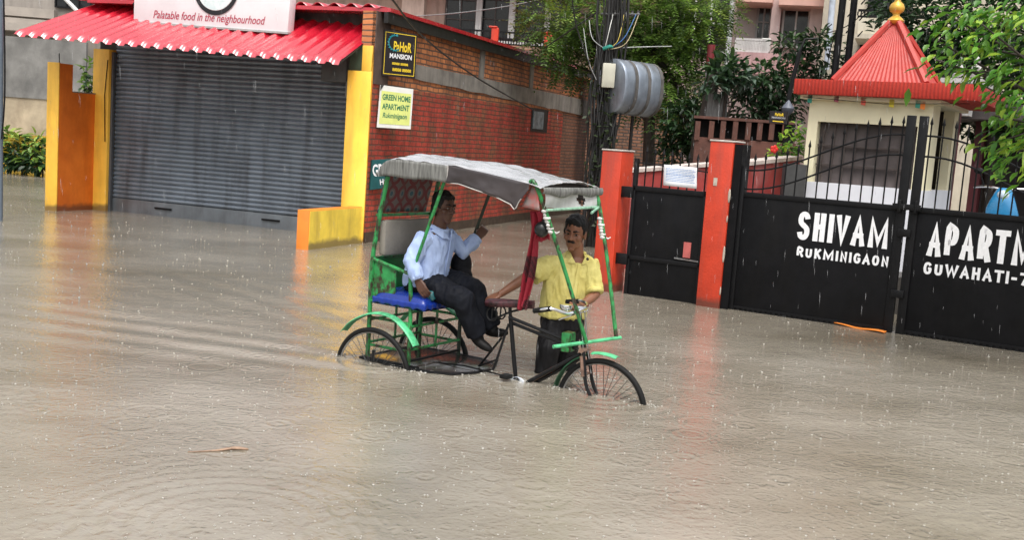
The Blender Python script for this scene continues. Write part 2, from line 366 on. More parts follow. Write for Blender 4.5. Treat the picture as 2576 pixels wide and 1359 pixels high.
RINGS = [tuple(gp(x, y))[:2] + (r, a) for x, y, r, a in ((105, 1332, .23, .0035), (22, 1022, .2, .003), (18, 985, .22, .003), (250, 1350, .3, .003), (560, 1310, .75, .003),
         (900, 1345, .28, .003), (1750, 1290, .2, .002), (2250, 1240, .25, .0025), (2420, 1330, .2, .0025), (1330, 1250, .3, .002))]
_u2 = (math.cos(R(-31)), math.sin(R(-31)))
def water_h(x, y):
    h = 0
    for cx, cy, r, a in RINGS:
        d = math.hypot(x - cx, y - cy)
        if d < r * 1.4: h += 1.8 * a * math.sin((d - r) * 62) * math.exp(-((d - r * .62) / (r * .45)) ** 2)
    # wake trailing behind the rickshaw: two fans of low ridges
    rx, ry = x + .795, y - 8.33
    lx = rx * _u2[0] + ry * _u2[1]; ly = -rx * _u2[1] + ry * _u2[0]
    if lx < .4:
        back = .4 - lx
        for sg, off in ((-1, .42), (1, .42)):
            q = ly * sg - off - back * .24
            h += .0085 * math.sin(q * 15 + .6 * math.sin(back * 1.3)) * math.exp(-(q / (.35 + back * .16)) ** 2) * math.exp(-back / 6) * min(1, back * 2)
    for wx, wy, rr in ((1.73, 0, .35), (1.36, .42, .18), (0, -.39, .3), (1.05, 0, .15)):
        d = math.hypot(lx - wx, ly - wy)
        h += .0035 * math.sin(d * 48) * math.exp(-(d / (rr * 1.6)) ** 2)
    return h
wb = MB()
X0, X1, Y0, Y1, ST = -5.0, 4.0, 3.4, 12.4, .036
NX, NY = int((X1 - X0) / ST), int((Y1 - Y0) / ST)
wb.grid(lambda a, b: (lerp(X0, X1, a), lerp(Y0, Y1, b), water_h(lerp(X0, X1, a), lerp(Y0, Y1, b)) * min(1, 12 * min(a, 1 - a, b, 1 - b))), NX, NY)
wb.add([(-120, -30, 0), (X0, -30, 0), (X0, 200, 0), (-120, 200, 0)], [(0, 1, 2, 3)])
wb.add([(X1, -30, 0), (120, -30, 0), (120, 200, 0), (X1, 200, 0)], [(0, 1, 2, 3)])
wb.add([(X0, -30, 0), (X1, -30, 0), (X1, Y0, 0), (X0, Y0, 0)], [(0, 1, 2, 3)])
wb.add([(X0, Y1, 0), (X1, Y1, 0), (X1, 200, 0), (X0, 200, 0)], [(0, 1, 2, 3)])
me = wb.mesh('flood_water', water_mat); me.polygons.foreach_set('use_smooth', [True] * len(me.polygons))
wo_ = bpy.data.objects.new('flood_water', me); col.objects.link(wo_); tag(wo_, kind='structure')
#PART2
# ------------------------------------------------------------------ the shop
SF = Frame(gp(281, 530), -20.0)
shop = fthing('shop_building', 'small shop with a closed grey roller shutter, yellow columns and raw brick side wall', 'shop', SF)
SIDE_A = Vector((5.33, -.66, 0)); SIDE_D = Vector((math.cos(R(91)), math.sin(R(91)), 0))   # side wall runs back from the right column
def slat_profile(z0, z1, pitch):
    out = []; z = z0
    while z < z1:
        out += [(0.0, z), (-.018, z + pitch * .2), (-.026, z + pitch * .45), (-.018, z + pitch * .72), (.006, z + pitch * .9)]; z += pitch
    return out
sm = MB(); pr = slat_profile(.24, 2.82, .078)
for i in range(len(pr) - 1):
    (a, za), (b, zb) = pr[i], pr[i + 1]
    dn = lambda x, z: .012 * mnoise.noise((x * 1.3, z * 2.0, 5)) + .006 * mnoise.noise((x * .7, round(z / .078) * 3.1, 9))
    sm.grid(lambda u, v, a=a, b=b, za=za, zb=zb: (lerp(.03, 4.65, u), lerp(a, b, v) + dn(lerp(.03, 4.65, u), za), lerp(za, zb, v) + .006 * mnoise.noise((u * 4, za, 2))), 36, 1)
shut_mat = M('grey_shutter_metal', (.18, .21, .25), .36, .16, 1.2, .05, 30, metal=.25, dirt=(.05, .05, .055), dirt_amt=.55, dscale=(3, 3, .35))
sh = sm.build('roller_shutter', shut_mat, shop, 60)
MB().box(.03, 4.65, -.03, .02, -.44, .235).build('bottom_bar', M('shutter_bar', (.14, .155, .17), .4, .15, 3, metal=.2, dirt=(.06, .06, .06), dirt_amt=.5), sh, bevel=.006)
for x in (.95, 3.1):
    MB().box(x, x + .34, -.06, -.032, .12, .15).build('handle', black_iron, sh, bevel=.004)
for x0, x1 in ((-.06, .04), (4.64, 4.76)):
    MB().box(x0, x1, -.10, -.02, -.44, 2.74).build('shutter_rail', M('rail_metal', (.10, .105, .115), .4, .15, 6, metal=.3), shop, bevel=.006)
MB().box(-.38, 5.0, .05, .3, -.44, 3.5).build('back_wall', dark_conc, shop)
MB().box(4.42, 4.92, -.62, -.03, 2.42, 2.92).build('shutter_box', M('shutter_box_metal', (.05, .05, .05), .5), shop, bevel=.01)
MB().box(-.34, .0, -.16, .05, -.44, 2.78).build('column', yellow_paint, shop, bevel=.008)
cm = MB().box(4.93, 5.335, -.70, -.67, -.44, 2.6).box(4.93, 5.09, -.67, .045, -.44, 2.6).box(5.16, 5.335, -.70, -.67, 2.6, 2.98)
cm.build('column', yellow_paint, shop, bevel=.008)
MB().box(4.93, 5.155, -.66, -.3, 2.605, 2.98).build('beam_end', M('dark_green_beam', (.04, .06, .035), .6), shop)
# upper front wall and upper roof
MB().box(-.4, 5.2, -.12, .045, 3.2, 3.52).build('upper_wall', M('dark_grey_wall', (.055, .052, .05), .8, .4, 3, dirt=(.02, .02, .02)), shop)  # dark grey wall with darker mottling
# red awning: corrugated sheet with a rolled-down lip
EL, ER = SF.px(20, 88, y=-1.85), SF.px(846, 160, y=-1.3)
TL, TR = SF.px(252, 8, y=-.125), SF.px(965, 68, y=-.125)
def awn(u, v):
    a, b = EL.lerp(ER, u), TL.lerp(TR, u)
    s = v
    if s < .14:                                    # the lip curls down
        t = 1 - s / .14; p = a.lerp(b, .14 - .10 * math.sin(t * 1.2)); p.z = a.lerp(b, .14).z - .085 * (1 - math.cos(t * 1.45)) - .03 * t
    else: p = a.lerp(b, s)
    ph = (u * 25) % 1.0
    rise = .040 * (1 if .18 < ph < .42 else (ph / .18 if ph < .18 else max(0, 1 - (ph - .42) / .18)))
    nrm = Vector((0, -.5, .85)); return p + nrm * rise
am = MB(); am.grid(awn, 25 * 12, 20)
aw = am.build('awning', tin_red, shop, 50)
edge = MB()
edge.tube([EL.lerp(TL, t) + Vector((0, .0, -.03)) for t in (.1, .5, 1)], .02, 6); edge.tube([ER.lerp(TR, t) + Vector((-.03, 0, -.035)) for t in (.1, .5, 1)], .022, 6)
for k in range(7):
    u = (k + .5) / 7; edge.tube([EL.lerp(ER, u).lerp(TL.lerp(TR, u), t) + Vector((0, 0, -.06)) for t in (.15, 1)], .018, 6)
edge.build('awning_frame', M('dark_steel', (.04, .04, .04), .5), aw)
MB().box(4.86, 4.93, -.62, -.5, 2.2, 2.95).build('bracket', M('grey_bracket', (.12, .12, .12), .6), shop)
# side wall (brick) : built in shop coordinates, along SIDE_D
SL = 12.4
BF = Frame(gp(915, 612), 71.0)                      # brick wall's own frame (world)
def inb(o):                                          # put a mesh drawn in the brick frame under the shop
    o.parent = shop; o.location = (SIDE_A.x, SIDE_A.y, 0); o.rotation_euler = (0, 0, R(91)); return o
raw_brick = brick_mat('raw_brick', (.74, .27, .10), (.42, .14, .055), (.085, .072, .06), gamt=.8, h=.085, ms=.014)
painted_brick = brick_mat('red_painted_brick', (.30, .10, .05), (.36, .13, .06), (.12, .07, .05), paint=(.45, .056, .034), gamt=.75, bump=1.2, h=.085, grime=(.075, .02, .014))
stain_brick = brick_mat('stained_brick', (.25, .10, .055), (.33, .15, .09), (.09, .08, .07), gamt=.9)
inb(MB().box(.02, 10.0, .0, .22, .0, 2.42).build('lower_wall', painted_brick))
inb(MB().box(10.0, SL, .004, .22, .0, 2.42).build('lower_wall_end', stain_brick))
inb(MB().box(.02, SL, -.012, .22, -.44, .16).build('plinth', M('mossy_plinth', (.07, .045, .03), .85, .3, 5, .4, 25)))
cb = MB()
nb = 40
cb.grid(lambda u, v: (lerp(.9, SL, u), -.03, lerp(2.44 + .17 * (1 - u) + .03 * mnoise.noise((u * 17, 0, 3)), 2.84, v)), nb, 1)
cb.grid(lambda u, v: (lerp(.9, SL, u), lerp(-.03, .1, v), 2.44 + .17 * (1 - u) + .03 * mnoise.noise((u * 17, 0, 3))), nb, 1)
cb.grid(lambda u, v: (lerp(.9, SL, u), lerp(-.03, .1, v), 2.84), nb, 1)
inb(cb.build('concrete_beam', grey_conc))
inb(MB().box(.02, SL, .0, .22, 2.42, 3.5).build('upper_wall', raw_brick))
for x in (4.35, 7.3):
    inb(MB().box(x, x + .22, -.028, .02, 2.845, 3.36).build('concrete_pier', grey_conc))
inb(MB().box(.02, .5, -.02, .05, 2.42, 3.5).build('corner_post', M('dark_wet_post', (.09, .06, .05), .8, .3, 4, .3, 30)))
inb(MB().box(.12, SL + .1, -.15, -.08, 3.34, 3.50).build('fascia', M('black_fascia', (.014, .013, .013), .5, .3, 3), smooth=0))
rm = MB().box(.12, SL + .15, -.19, 5.4, 3.502, 3.56)
inb(rm.build('roof', tin_red))
# corrugated front tips of the upper roof
tips = MB(); tips.grid(lambda u, v: (lerp(-.5, 5.36, u), lerp(-.56, -.1, v), 3.60 + .035 * math.sin(u * 2 * math.pi * 20) * 1.0 - .02 * (1 - v)), 400, 2)
tips.build('roof_sheet', tin_red, shop, 180, solid=.006)
wf = MB().box(7.62, 8.78, -.012, .05, 1.94, 2.44).build('window', M('window_frame_dark', (.02, .018, .016), .6)); inb(wf)
g_ = MB().box(7.7, 8.42, -.03, -.016, 2.0, 2.38).build('pane', M('grey_blue_pane', (.20, .27, .31), .2, .3, 6, 0)); g_.parent = wf

# signs on and by the shop ------------------------------------------------
def sign_plane(fr, y): return lambda px, py: fr.px(px, py, y=y)
ps = sign_plane(SF, -.75)
bl, br_ = ps(336, 52), ps(723, 80)
sg = fthing('shop_sign', 'large white signboard with red slogan and frying pan emblem above the red awning', 'sign', SF)
sl_ = (br_.z - bl.z) / (br_.x - bl.x)
sz = bl.z - .0
top = 4.35
sgm = MB().hexa([(bl.x, -.75, bl.z), (br_.x, -.75, br_.z), (br_.x, -.58, br_.z), (bl.x, -.58, bl.z), (bl.x, -.75, top), (br_.x + .06, -.75, top), (br_.x + .06, -.58, top), (bl.x, -.58, top)])
sgm.build('board', M('white_flex_board', (.80, .80, .82), .38, .04, 3, .03), sg, bevel=.004)
fm = MB().hexa([(bl.x - .012, -.765, bl.z - .03), (br_.x + .02, -.765, br_.z - .03), (br_.x + .02, -.565, br_.z - .03), (bl.x - .012, -.565, bl.z - .03), (bl.x - .012, -.765, bl.z), (br_.x + .02, -.765, br_.z), (br_.x + .02, -.565, br_.z), (bl.x - .012, -.565, bl.z)])
fm.build('frame', M('sign_frame_metal', (.45, .45, .44), .4, metal=.4), sg)
for sx in (.9, 2.9): MB().tube([(sx, -.66, 3.5), (sx, -.1, 3.4)], .025, 6).build('bracket', black_iron, sg)
slogan = M('crimson_letter', (.42, .03, .07), .5, .1, 20, 0)
tl0, tr0 = ps(386, 42), ps(667, 59)
ex = (Vector((tr0.x, 0, tr0.z)) - Vector((tl0.x, 0, tl0.z))); tw = ex.length; ex.normalize(); ez = Vector((0, -1, 0)).cross(ex) * -1
ez = Vector((-ex.z, 0, ex.x))
text('lettering', 'Palatable food in the neighbourhood', slogan, sg, (tl0.x, -.752, tl0.z - .055), ex, ez, tw, .165, bold=.004, shear=.25)
pc = ps(545, -30)
pan = MB().lathe([(.0, 0), (.40, 0), (.415, .006), (.0, .006)], (0, 0, 0), 40, 'y')
pan.v = [(x * 1.0 + pc.x, -.757 - y, z + pc.z + .0) for x, y, z in pan.v]
pan.build('emblem_rim', M('emblem_black', (.015, .015, .018), .4), sg, 30)
p2 = MB().lathe([(.0, 0), (.355, 0), (.35, .006), (.0, .006)], (0, 0, 0), 40, 'y'); p2.v = [(x + pc.x, -.7645 - y, z + pc.z + .01) for x, y, z in p2.v]
p2.build('emblem_pan', M('emblem_pale_aqua', (.60, .78, .79), .4, .12, 5, 0, c2=(.8, .86, .86)), sg, 30)
MB().prism([(pc.x + .3, -.757, pc.z + .17), (pc.x + .85, -.757, pc.z + .26), (pc.x + .87, -.757, pc.z + .36), (pc.x + .3, -.757, pc.z + .30)], (0, -.006, 0)).build('emblem_handle', M('emblem_black', (.015, .015, .018), .4), sg, 0)

def board(name, label, fr, quad, y, mat_, frame_mat=None, th=.03, back=None):
    """flat sign with four pixel corners tl tr br bl lying at local depth y (a sign fixed a little off its wall)"""
    root = fthing(name, label, 'sign', fr); P = [fr.px(px, py, y=yy) for (px, py), yy in zip(quad, y)]
    tl, tr, br, blp = P; nn = ((tr - tl).cross(blp - tl)).normalized()
    if nn.dot(Vector((0, -1, 0))) < 0: nn = -nn
    MB().hexa([blp - nn * th, br - nn * th, br, blp, tl - nn * th, tr - nn * th, tr, tl]).build('board', mat_, root, 0)
    return root, P, nn
def on(P, nn, u, v, d=.004): tl, tr, br, blp = P; return (blp.lerp(br, u)).lerp(tl.lerp(tr, u), v) + nn * d
def btext(root, P, nn, s, mat_, u0, u1, v0, v1, **kw):
    a, b, c = on(P, nn, u0, v0, 0), on(P, nn, u1, v0, 0), on(P, nn, u0, v1, 0)
    ex = (b - a).normalized(); ez = (c - a); ez = (ez - ex * ez.dot(ex)).normalized()
    return text('lettering', s, mat_, root, a + nn * .006, ex, ez, (b - a).length, (c - a).length, depth=0, **kw)
def strip(root, P, nn, u0, u1, v0, v1, mat_, name='stripe', d=.003):
    MB().add([on(P, nn, u0, v0, d), on(P, nn, u1, v0, d), on(P, nn, u1, v1, d), on(P, nn, u0, v1, d)], [(0, 1, 2, 3)]).build(name, mat_, root, 0)
sign_black = M('sign_black', (.012, .009, .010), .35, .2, 5, 0)
sign_yellow = M('sign_yellow', (.78, .55, .03), .45, .1, 20, 0)
root, P, nn = board('mansion_sign', 'black board with a yellow frame and gear emblem fixed high on the brick wall', BF, [(967, 73), (1050, 86), (1044, 197), (960, 189)], (-.02, -.36, -.36, -.02), sign_black)
for q in ((.04, .96, .04, .055), (.04, .96, .945, .96), (.04, .058, .055, .945), (.942, .96, .055, .945)): strip(root, P, nn, *q, sign_yellow, 'border')
btext(root, P, nn, 'PaHoR', sign_yellow, .30, .84, .56, .78, bold=.03)
btext(root, P, nn, 'MANSION', white_letter, .20, .86, .40, .51, bold=.025)
btext(root, P, nn, '88888 88888', sign_yellow, .28, .76, .26, .315, bold=.03); btext(root, P, nn, '88888 88888', sign_yellow, .30, .86, .12, .19, bold=.03)
gm = MB(); c0 = on(P, nn, .34, .74, .004); e1 = (P[1] - P[0]).normalized(); e2 = nn.cross(e1)
if e2.z < 0: e2 = -e2
for k in range(3, 15):
    a = R(20 + k * 20); gm.tube([c0 + (e1 * math.cos(a + d) + e2 * math.sin(a + d)) * rr for d, rr in ((-.12, .105), (.0, .125), (.12, .105))], .014, 5)
gm.build('gear_emblem', M('teal_print', (.02, .25, .30), .4), root)
lgreen = M('poster_lime', (.66, .72, .22), .5, .08, 6, .05); dgreen = M('poster_green_ink', (.02, .16, .08), .5, .1, 20, 0)
root, P, nn = board('apartment_poster', 'lime green paper poster with white margin peeling at its corner on the red wall', BF, [(957, 213), (1040, 224), (1033, 325), (948, 320)], (-.02, -.36, -.36, -.02), M('poster_white', (.74, .74, .70), .55, .06, 5, .2, 12), th=.012)
strip(root, P, nn, .05, .95, .09, .87, lgreen, 'print', .003)
btext(root, P, nn, 'GREEN HOME', dgreen, .09, .93, .66, .80, bold=.03); btext(root, P, nn, 'APARTMENT', dgreen, .10, .91, .44, .58, bold=.03)
btext(root, P, nn, 'Rukminigaon', dgreen, .14, .86, .20, .36, bold=.02, shear=.2)
MB().add([on(P, nn, 0, 1.002, .008), on(P, nn, .1, 1.002, .008), on(P, nn, .0, .86, .012)], [(0, 1, 2)]).build('peeled_corner', dark_conc, root, 0)
root, P, nn = board('teal_board', 'dark teal board with white letters low on the wall behind the rickshaw hood', BF, [(937, 402), (1018, 398), (1010, 466), (931, 478)], (-.02, -.30, -.30, -.02), M('board_teal', (.012, .085, .09), .45, .15, 5))
btext(root, P, nn, 'GREEN', white_letter, .05, .8, .44, .84, bold=.03)
btext(root, P, nn, 'HOME', white_letter, .30, .8, .12, .32, bold=.02)

# low yellow wall and the partition wall beside the shutter
lw = fthing('low_wall', 'knee high yellow side wall with an orange end beside the shutter', 'wall', SF)
MB().box(5.11, 5.30, -2.235, -.565, -.44, .555).build('core', orange_bright, lw, bevel=.006)
MB().box(5.30, 5.306, -2.22, -.57, -.44, .545).build('side_face', pale_yellow, lw, 0)
pt = fthing('partition_wall', 'tall stepped orange partition with a yellow end at the left of the shutter', 'wall', SF)
MB().prism([(-.46, -1.0, -.44), (-.46, .04, -.44), (-.46, .04, 2.0), (-.46, -.70, 2.0), (-.46, -.70, 2.46), (-.46, -1.0, 2.46)], (.18, 0, 0)).build('orange_face', orange_paint, pt, 0)
MB().box(-.52, -.276, -1.02, -.998, -.44, 2.47).build('end_face', yellow_paint, pt, bevel=.004)
MB().box(-.47, -.27, -.68, .02, 2.002, 2.02).build('coping', grey_conc, pt, 0)
MB().tube([(-.3, -.99, 2.46), (-.305, -.99, 2.62)], .008, 5).build('iron_bar', black_iron, pt)
MB().tube([(-.02, -.17, 2.6), (-.06, -.18, 2.0), (-.03, -.18, 1.2)], .008, 5).build('wire', black_iron, pt)

# ------------------------------------------------------------------ gates
GF = Frame(gp(1815, 778), -31.1)
def post(name, label, x0, x1, y1, zt, side_mat=None):
    t = fthing(name, label, 'gate pillar', GF, 'red gate pillars')
    m = MB().box(x0, x1, 0, y1, -.44, zt); m.build('shaft', red_post, t, bevel=.012)
    MB().box(x0 - .008, x1 + .008, -.008, y1 + .008, zt + .001, zt + .02).build('cap', M('cement_cap', (.5, .46, .42), .8, .2, 6, .3), t, bevel=.006)
    return t
post('gate_pillar', 'shorter red pillar behind the rickshaw puller, hinges of the small gate on it', -1.66, -1.40, .34, 1.685)
p_ = post('gate_pillar', 'taller chipped red pillar between the small gate and the lettered gate', -.315, -.035, .34, 1.875)
MB().box(-.034, .06, .03, .30, -.44, 1.86).build('black_return', black_paint, p_, 0)
chip = M('bare_cement_chip', (.42, .37, .31), .85, .2, 10, .4)
for z, w_, h_ in ((1.28, .016, .16), (.62, .014, .19), (1.02, .008, .08), (.2, .008, .10)):
    MB().ell((-.035, .003, z), (w_, .012, h_ / 2)).build('chip', chip, p_)
MB().box(-.235, -.19, -.004, .01, 1.38, 1.47).build('chip', chip, p_, 0)

def spear(mb, x, z, y, r=.011):
    mb.tube([(x, y, z), (x, y, z + .015), (x, y, z + .04), (x, y, z + .085)], [r * .8, r * 1.7, r * 1.2, .001], 6)
# small pedestrian gate
pg = fthing('pedestrian_gate', 'narrow black sheet metal gate between the two red pillars', 'gate', GF)
MB().box(-1.27, -.33, .10, .13, -.40, 1.295).build('panel', black_paint, pg, bevel=.004)
rail = MB()
for x in (-1.25, -.35): rail.box(x - .022, x + .022, .085, .145, -.40, 1.62 if x < -1 else 1.3)
rail.box(-1.27, -.33, .085, .098, 1.24, 1.3); rail.box(-1.27, -.33, .085, .098, .42, .47)
rail.tube([(-1.27, .115, 1.575), (-.33, .115, 1.52)], .008, 6)
rail.build('frame', black_iron, pg, bevel=.003)
for k in range(8):
    x = -1.13 + k * .107; b = MB(); b.tube([(x, .115, 1.29), (x, .115, 1.70 - k * .008)], .009, 6); spear(b, x, 1.69 - k * .008, .115); b.build('bar', black_iron, pg)
MB().box(-.56, -.47, .088, .099, .52, .70).build('lock_plate', M('faded_red_plate', (.42, .10, .09), .6), pg, 0)
MB().tube([(-.66, .085, .50), (-.36, .085, .49)], .011, 6).build('bolt', steel, pg)
for z in (1.15, .35): MB().box(-1.40, -1.25, .06, .10, z, z + .13).build('hinge', black_iron, pg, bevel=.004)
nt = fthing('paper_notice', 'white paper sheet with blue writing tied to the bars of the small gate', 'notice', GF)
tlp, trp, brp, blp = [GF.px(a, b, y=.085) for a, b in ((1671, 414), (1754, 422), (1752, 475), (1669, 466))]
def np_(u, v, d=0): return blp.lerp(brp, u).lerp(tlp.lerp(trp, u), v) + Vector((0, -d - .006 * math.sin(u * 5 + v * 3), 0))
MB().grid(lambda u, v: np_(u, v), 8, 6).build('sheet', M('paper', (.78, .80, .84), .6, .05, 5), nt, 180, solid=.003)
blue = M('blue_ink', (.10, .25, .55), .6, .2, 40, 0)
bm_ = MB(); rng = random.Random(3)
for k in range(9):
    v = .84 - k * .075; u = .07
    while u < .9:
        w_ = rng.uniform(.03, .1); h_ = .022 if k != 4 else .035
        bm_.add([np_(u, v, .004), np_(u + w_, v, .004), np_(u + w_, v + h_, .004), np_(u, v + h_, .004)], [(0, 1, 2, 3)]); u += w_ + .012
bm_.build('writing', blue, nt, 0)

# lettered double gate
ZP = 1.335
def zrail(s): return 1.58 + .49 * sstep((s - .05) / 1.6)
def gate_leaf(label, x0, x1, hinge_left):
    g = fthing('gate_leaf', label, 'gate', GF, 'leaves of the lettered gate')
    f = (lambda x: zrail(x - x0)) if hinge_left else (lambda x: zrail(x1 - x))
    y = .10
    MB().box(x0, x1, y, y + .025, -.40, ZP).build('panel', black_paint, g, bevel=.003)
    fr = MB().box(x0, x1, y - .012, y - .001, ZP - .05, ZP + .004)
    xm = x1 if hinge_left else x0; xh = x0 if hinge_left else x1
    fr.box(xm - (.085 if hinge_left else 0), xm + (0 if hinge_left else .085), y - .02, y + .045, -.40, 2.27)
    fr.box(xh - .03, xh + .03, y - .02, y + .045, -.40, 1.62)
    fr.build('frame', black_iron, g, bevel=.003)
    for dz in (0, -.21):
        rr = MB(); rr.tube([(lerp(x0, x1, k / 24), y + .012, f(lerp(x0, x1, k / 24)) + dz) for k in range(25)], .010, 6); rr.build('arched_rail', black_iron, g)
    nb_ = 15
    for k in range(1, nb_):
        x = lerp(x0, x1, k / nb_)
        b = MB(); zt = f(x) + .11; b.tube([(x, y + .012, ZP - .01), (x, y + .012, zt)], .0085, 6); spear(b, x, zt, y + .012, .010); b.build('bar', black_iron, g)
    pl_ = [(x0, y - .008, .05), (x0, y - .008, .028)]
    for k in range(30):
        xa, xb = lerp(x0, x1, (k + .25) / 30), lerp(x0, x1, (k + .7) / 30); pl_ += [(xa, y - .008, .028), (xa, y - .008, -.02), (xb, y - .008, -.02), (xb, y - .008, .028)]
    MB().prism(pl_ + [(x1, y - .008, .028), (x1, y - .008, .05)], (0, .007, 0)).build('bottom_teeth', black_iron, g, 0)
    return g
gl = gate_leaf('left half of the black gate, lettered SHIVAM RUKMINIGAON', .07, 1.845, True)
gr = gate_leaf('right half of the black gate, lettered APARTM and GUWAHATI', 1.885, 3.68, False)
painted('lettering', 'SHIVAM', white_letter, gl, .735, 1.715, .872, 1.182, .097, .056, .15, 1)
painted('lettering', 'RUKMINIGAON', white_letter, gl, .755, 1.74, .685, .795, .097, .025, .18, 2)
painted('lettering', 'APARTMENT', white_letter, gr, 2.10, 3.58, .85, 1.185, .097, .057, .13, 3)
painted('lettering', 'GUWAHATI-781022', white_letter, gr, 2.085, 3.58, .66, .785, .097, .027, .18, 4)
lt = MB().box(1.72, 2.0, .04, .075, 1.30, 1.36); lt.tube([(1.79, .055, 1.27), (1.79, .055, 1.40)], .022, 8); lt.tube([(1.95, .055, 1.27), (1.95, .055, 1.40)], .022, 8)
lt.build('latch', black_iron, gl, bevel=.004)
for z in (1.02, .38): MB().box(1.80, 1.93, .05, .078, z, z + .08).build('latch_plate', black_iron, gl, bevel=.004)
post('gate_pillar', 'red pillar at the far right end of the lettered gate', 3.72, 4.02, .34, 1.875)
# orange float by the gate
fb = fthing('floating_strip', 'thin orange plastic strip floating along the foot of the gate', 'debris', GF)
a_, b_ = GF.px(2085, 812, z=.006), GF.px(2228, 838, z=.006)
MB().grid(lambda u, v: a_.lerp(b_, u) + Vector((0, lerp(-.035, .03, v) * (.5 + u), .006 + .008 * math.sin(u * 9))), 14, 2).build('strip', orange_bright, fb, 180, solid=.012)

# ------------------------------------------------------------------ guard kiosk behind the gate
KD = 2.15
kx0 = GF.px(1997, 215, y=KD); kx1 = GF.px(2412, 230, y=KD)
ki = fthing('guard_kiosk', 'cream guard kiosk with red pyramid roof and golden finial behind the gate', 'kiosk', GF)
kw = kx1.x - kx0.x; X0k, X1k = kx0.x, kx1.x + 0.0
xf1 = X0k + 2.20
kz0 = GF.px(1997, 235, y=KD).z; kz1 = GF.px(1997, 197, y=KD).z
dep = 2.0
red_k = M('kiosk_red', (.50, .028, .012), .42, .1, 8, .05)
# fascia slab
MB().box(X0k, xf1, KD, KD + dep + .3, kz0, kz1).build('fascia', brick_mat('red_ribbed_fascia', (.50, .03, .013), (.46, .026, .012), (.33, .018, .008), w=.045, h=2, ms=.012, bump=.5, gamt=0), ki, bevel=.006)
bx0 = GF.px(2033, 300, y=KD + .22).x; bx1 = GF.px(2290, 300, y=KD + .22).x + .30
bx1 = GF.px(2341, 340, y=KD + .22).x
yF = KD + .22; yB = KD + dep
wl_, wr_ = GF.px(2056, 320, y=yF).x, bx1 - .16
wz1, wz0 = GF.px(2056, 305, y=yF).z, GF.px(2056, 458, y=yF).z
wall = MB()
wall.box(bx0, wl_, yF, yF + .18, .62, kz0 - .001).box(wr_, bx1, yF, yF + .18, .62, kz0 - .001).box(wl_, wr_, yF, yF + .18, wz1, kz0 - .001)
wall.box(bx1 - .14, bx1 - .001, yF + .181, yF + .45, .62, kz0 - .001).box(bx1 - .14, bx1 - .001, yB - .3, yB, .62, kz0 - .001)
wall.box(bx0, bx0 + .15, yF + .181, yB, .62, kz0 - .001)
wall.build('wall', cream_paint, ki, 0)
MB().box(bx0 - .01, bx1 + .01, yF - .012, yF + .17, -.44, wz0).box(bx1 - .15, bx1 + .01, yF + .17, yB, -.44, wz0).box(bx0 - .01, bx0 + .14, yF + .17, yB, -.44, wz0).build('plinth', M('kiosk_white', (.74, .75, .80), .5, .05, 3, .1), ki, 0)
MB().box(bx0, bx1, yB, yB + .1, -.44, kz0).build('back_wall', M('kiosk_inside', (.10, .085, .08), .8, .3, 3), ki, 0)
MB().box(bx0 - .1, bx1 + .1, yF - .1, yB + .1, kz0 - .05, kz0 - .002).build('soffit', cream_paint, ki, 0)
gm = MB()
for k in range(9): x = lerp(wl_, wr_, (k + .5) / 9); gm.box(x - .008, x + .008, yF + .09, yF + .11, wz0, wz1)
for z in (.3, .62): zz = lerp(wz0, wz1, z); gm.box(wl_, wr_, yF + .085, yF + .115, zz - .008, zz + .008)
gm.build('window_grille', M('grille_brown', (.06, .045, .04), .6), ki, 0)
MB().box(wl_, wr_, yF + .14, yF + .15, wz0, wz1).build('interior_panel', M('dim_interior_brown', (.105, .085, .082), .6, .25, 3, .1, dirt=(.05, .04, .04)), ki, 0)  # panel behind the grille, its brown tone painted as the dim interior
# pyramid roof
ax = GF.px(2243, 60, y=KD + 1.0); pz = kz1
pb = GF.px(2096, 196, y=KD + .35); pc_ = GF.px(2330, 207, y=KD + .35)
px0, px1 = pb.x, pc_.x
py0, py1 = KD + .35, KD + 1.45
apx, apy, apz = (px0 + px1) / 2 + .0, (py0 + py1) / 2, GF.px(2243, 50, y=KD + 1.05).z
rib = .055
pm = MB()
def face(A, B, nrm):
    """ribbed triangular roof face from base edge A-B to the apex"""
    A, B = Vector(A), Vector(B); n_ = int((B - A).length / .028) // 2 * 2; T = Vector((apx, apy, apz))
    tw_ = .07
    TA, TB = T - (B - A).normalized() * tw_, T + (B - A).normalized() * tw_
    vs = []
    for k in range(n_ + 1):
        u = k / n_; o_ = Vector(nrm) * (.006 if k % 2 else 0)
        vs += [A.lerp(B, u) + o_, TA.lerp(TB, u) + o_ * .3]
    pm.add(vs, [(2 * k, 2 * k + 2, 2 * k + 3, 2 * k + 1) for k in range(n_)])
face((px0, py0, pz), (px1, py0, pz), (0, -.8, .5)); face((px1, py0, pz), (px1, py1, pz), (.8, 0, .5)); face((px1, py1, pz), (px0, py1, pz), (0, .8, .5)); face((px0, py1, pz), (px0, py0, pz), (-.8, 0, .5))
tile_red = M('red_roof_sheet', (.40, .034, .024), .45, .06, 6, .03, spec=.5)
pm.build('pyramid_roof', tile_red, ki, 0)
hm = MB()
for X, Y in ((px0, py0), (px1, py0), (px1, py1), (px0, py1)):
    hm.tube([(X, Y, pz + .02), (lerp(X, apx, .93), lerp(Y, apy, .93), lerp(pz, apz, .93) + .03)], .042, 6)
hm.build('hip_cap', M('hip_cap_red', (.44, .05, .038), .4, .05, 5), ki)
fl = MB().lathe([(r_ * .86, z_ * .9) for r_, z_ in [(.02, -.1), (.11, -.06), (.125, -.03), (.10, 0), (.075, .02), (.05, .04), (.055, .07), (.10, .10), (.115, .15), (.095, .20), (.05, .24), (.045, .27), (.085, .30), (.085, .33), (.05, .36), (.045, .40), (.07, .44), (.06, .50), (.03, .56), (.012, .66)]], (apx, apy, apz), 16)
